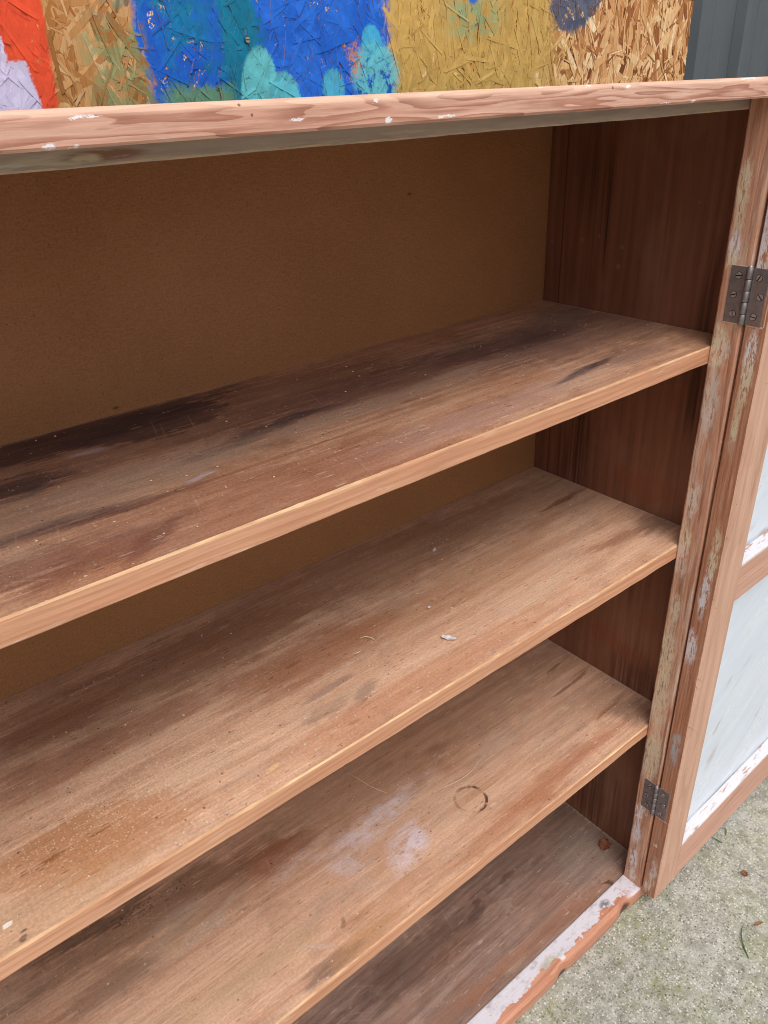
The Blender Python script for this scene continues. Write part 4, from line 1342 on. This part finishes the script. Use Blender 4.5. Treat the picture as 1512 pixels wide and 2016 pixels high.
# ------------------------------------------------------------------ loose things
def leaf_mat(name, a, b, seed):
    nb = NB(name, 0.7, 0.2); nb.seed = seed
    n = nb.noise(120.0, 4.0, 0.6)
    nb.color(nb.mix(nb.sm(n, 0.3, 0.7), a, b)); nb.bump(n, 0.4, 0.001)
    return nb.mat
m_leaf = leaf_mat('dry_leaf', C(150, 98, 72), C(112, 68, 50), 400.0)
m_leaf2 = leaf_mat('dry_curl', C(158, 112, 78), C(116, 74, 52), 405.0)
m_grass = leaf_mat('grass_green', C(92, 122, 52), C(64, 92, 38), 410.0)
m_flake = leaf_mat('white_flake', C(236, 232, 232), C(206, 200, 200), 415.0)

def leaf(name, loc, L, W, rot, curl, mat, seed, label, cat, group=None, mid=True):
    rng = random.Random(seed)
    nu, nv = 10, 6
    V, F = [], []
    for i in range(nu + 1):
        t = i / nu
        w = W * math.sin(math.pi * min(1, 0.06 + t * 0.9)) ** 0.7 * (1 + 0.22 * math.sin(t * 17 + seed))
        for j in range(nv + 1):
            s = -1 + 2 * j / nv
            zz = curl * (s * s) * W + curl * 0.6 * L * (t - 0.5) ** 2 + 0.0010 * mnoise.noise(Vector((t * 6, s * 3, seed)))
            V.append((L * (t - 0.5), s * w * 0.5, zz))
    F = [(i * (nv + 1) + j, (i + 1) * (nv + 1) + j, (i + 1) * (nv + 1) + j + 1, i * (nv + 1) + j + 1) for i in range(nu) for j in range(nv)]
    zmin = min(v[2] for v in V)
    V = [(a, b, c - zmin + 0.0006) for a, b, c in V]
    o = link_mesh(name, V, F, mat, smooth=True, loc=loc)
    o.rotation_euler = (0, 0, math.radians(rot))
    md = o.modifiers.new('thickness', 'SOLIDIFY'); md.thickness = 0.0005
    return tag(o, label, cat, group)

leaf('dry_leaf', (-0.0241, 0.0571, -0.0012), 0.026, 0.020, 25, 0.22, m_leaf, 3, 'crumpled brown dry leaf on the bottom board near the corner', 'leaf')
leaf('dry_leaf', (0.1295, -0.1214, GZ), 0.011, 0.010, 70, 0.5, m_leaf2, 8, 'tiny curled brown leaf lying on the concrete', 'leaf')
leaf('dry_leaf', (0.0621, -0.1819, GZ), 0.016, 0.005, -20, 0.3, m_leaf2, 9, 'thin reddish leaf scrap beside the grass blade at right edge', 'leaf')
leaf('paint_flake', (-0.3966, 0.0549, Z2 + 0.0004), 0.017, 0.007, -58, 0.10, m_flake, 5, 'white paint flake lying on the middle shelf', 'paint flake')
leaf('paint_flake', (-0.3748, 0.1110, Z2 + 0.0004), 0.005, 0.003, 10, 0.2, m_flake, 6, 'small pale crumb on the middle shelf behind the long white flake', 'paint flake')
leaf('paint_flake', (-0.2860, 0.2012, Z2 + 0.0004), 0.010, 0.004, 30, 0.2, m_flake, 7, 'curled pale shaving at the back of the middle shelf', 'shaving')

def blade(loc, L, w, rot, bend, label, lie=0.75, name='grass_blade', mat=None):
    n = 10
    V, F = [], []
    for i in range(n + 1):
        t = i / n
        x_ = L * t * lie
        z_ = 0.0006 + L * (1 - lie) * math.sin(math.pi * t * 0.9) * 0.8
        y_ = bend * L * math.sin(t * 2.6)
        ww = w * (1 - t ** 2.2) + 0.0002
        V += [(x_, y_ - ww / 2, z_ + ww * 0.25), (x_, y_, z_), (x_, y_ + ww / 2, z_ + ww * 0.25)]
    for i in range(n):
        for j in range(2):
            F.append((i * 3 + j, i * 3 + j + 1, i * 3 + 4 + j, i * 3 + 3 + j))
    o = link_mesh(name, V, F, mat or m_grass, smooth=True, loc=loc)
    o.rotation_euler = (0, 0, math.radians(rot))
    md = o.modifiers.new('thickness', 'SOLIDIFY'); md.thickness = 0.0003
    return tag(o, label, 'grass', 'grass blades on the concrete')
blade((-0.0010, -0.2001, GZ), 0.062, 0.0022, 28, 0.18, 'long green grass blade lying on the concrete at right edge', 0.96)
blade((0.1586, -0.0633, GZ), 0.030, 0.0018, 95, 0.10, 'short grass blade leaning towards the door bottom rail, left of two', 0.85)
blade((0.1771, -0.0594, GZ), 0.024, 0.0018, 40, -0.10, 'short grass blade beside the door bottom rail, right of two', 0.80)

# sanding dust and crumbs on the shelves: far too many to count
def shelf_dust():
    rng = random.Random(17)
    V, F = [], []
    for (zz, cnt) in ((Z1, 420), (Z2, 620), (Z3, 520), (-0.0012, 160)):
        for _ in range(cnt):
            px = -rng.random() ** 0.9 * 0.98 - 0.004
            py = rng.uniform(0.004, D - 0.006)
            r = 0.00025 + 0.0009 * rng.random() ** 5
            a = rng.uniform(0, 3.14); c, s = math.cos(a), math.sin(a)
            b = len(V)
            for p in ((1.4, 0, 0), (-1.4, 0, 0), (0, 1, 0), (0, -1, 0), (0, 0, 0.8), (0, 0, -0.3)):
                q = [v * r * rng.uniform(0.6, 1.4) for v in p]
                V.append((px + q[0] * c - q[1] * s, py + q[0] * s + q[1] * c, zz + 0.0004 + q[2]))
            for f in ((0, 2, 4), (2, 1, 4), (1, 3, 4), (3, 0, 4), (2, 0, 5), (1, 2, 5), (3, 1, 5), (0, 3, 5)):
                F.append(tuple(b + i for i in f))
    dm = NB('pale_wood_dust', 0.9, 0.1); dm.color(C(222, 198, 170))
    tag(link_mesh('sanding_dust', V, F, dm.mat), 'pale crumbs of sanding dust strewn over the shelves', 'dust', kind='stuff')
shelf_dust()

def fibre(loc, pts, r, label, mat):
    """A thread-like curl: triangular tube through a few points."""
    V, F = [], []
    P_ = [Vector(p) for p in pts]
    path = []
    for i in range(len(P_) - 1):
        for k in range(4):
            path.append(P_[i].lerp(P_[i + 1], k / 4))
    path.append(P_[-1])
    for _ in range(3):
        path = [path[0]] + [(path[i - 1] + path[i] * 2 + path[i + 1]) / 4 for i in range(1, len(path) - 1)] + [path[-1]]
    for i, p in enumerate(path):
        rad = r * (0.5 + 0.5 * math.sin(math.pi * (i + 0.6) / (len(path) + 0.2)))
        d = (path[min(i + 1, len(path) - 1)] - path[max(i - 1, 0)]).normalized()
        sd = d.cross(Vector((0, 0, 1))).normalized()
        up = sd.cross(d)
        for k in range(4):
            a = math.pi / 2 * k
            V.append(tuple(p + (sd * math.cos(a) + up * math.sin(a)) * rad))
    m_ = len(path)
    F = [(i * 4 + k, i * 4 + (k + 1) % 4, i * 4 + 4 + (k + 1) % 4, i * 4 + 4 + k) for i in range(m_ - 1) for k in range(4)] + [(3, 2, 1, 0), tuple((m_ - 1) * 4 + k for k in range(4))]
    return tag(link_mesh('wood_shaving', V, F, mat, loc=loc), label, 'shaving', 'shavings on the shelves')
m_shav = leaf_mat('pale_shaving', C(232, 208, 176), C(206, 172, 136), 420.0)
fibre((-0.4626, 0.1153, Z2 + 0.0012), [(-0.006, 0.004, 0), (-0.001, 0.001, 0.002), (0.003, -0.005, 0.001), (0.004, -0.009, 0)], 0.0006, 'pale curled shaving left of the white flake on the middle shelf', m_shav)
fibre((-0.4854, 0.1008, Z2 + 0.0012), [(-0.005, 0.002, 0), (0.0, -0.001, 0.001), (0.005, 0.001, 0)], 0.0006, 'short pale shaving nearest the front left of the white flake', m_shav)
fibre((-0.3209, 0.1103, Z3 + 0.0010), [(-0.040, 0.004, 0), (-0.015, -0.004, 0.001), (0.012, -0.004, 0.001), (0.036, 0.004, 0)], 0.0005, 'long hair-thin fibre beside the cup ring on the lower shelf', m_shav)
fibre((-0.4292, 0.1840, Z3 + 0.0010), [(-0.010, 0.035, 0), (-0.004, 0.012, 0.001), (0.000, -0.008, 0.001), (0.010, -0.028, 0)], 0.0005, 'bent hair-thin fibre left of the white stain on the lower shelf', m_shav)

# loose grit on the slab
def grit():
    rng = random.Random(9)
    V, F, MI = [], [], []
    for _ in range(3000):
        px = rng.uniform(-0.62, 0.75); py = -0.045 - abs(rng.gauss(0, 1)) * 0.0 - rng.random() ** 1.2 * 0.55
        r = 0.0004 + 0.0010 * rng.random() ** 3
        b = len(V)
        pts = [(1, 0, 0), (-1, 0, 0), (0, 1, 0), (0, -1, 0), (0, 0, 1), (0, 0, -1)]
        a = rng.uniform(0, 3.14); c, s = math.cos(a), math.sin(a)
        for p in pts:
            q = [v * r * rng.uniform(0.7, 1.3) for v in p]
            V.append((px + q[0] * c - q[1] * s, py + q[0] * s + q[1] * c, 0.0004 + q[2] * 0.7))
        for f in ((0, 2, 4), (2, 1, 4), (1, 3, 4), (3, 0, 4), (2, 0, 5), (1, 2, 5), (3, 1, 5), (0, 3, 5)):
            F.append(tuple(b + i for i in f))
        k = rng.choice((0, 0, 0, 1, 1, 2))
        MI += [k] * 8
    g1 = NB('pale_grit', 0.85, 0.2); g1.color(C(196, 190, 172))
    g2 = NB('brown_grit', 0.85, 0.2); g2.color(C(132, 120, 98))
    g3 = NB('dark_grit', 0.85, 0.2); g3.color(C(78, 72, 62))
    o = link_mesh('grit', V, F, [g1.mat, g2.mat, g3.mat], None, MI, loc=(0, 0, GZ))
    tag(o, 'loose grit scattered on the concrete slab', 'grit', kind='stuff')
grit()
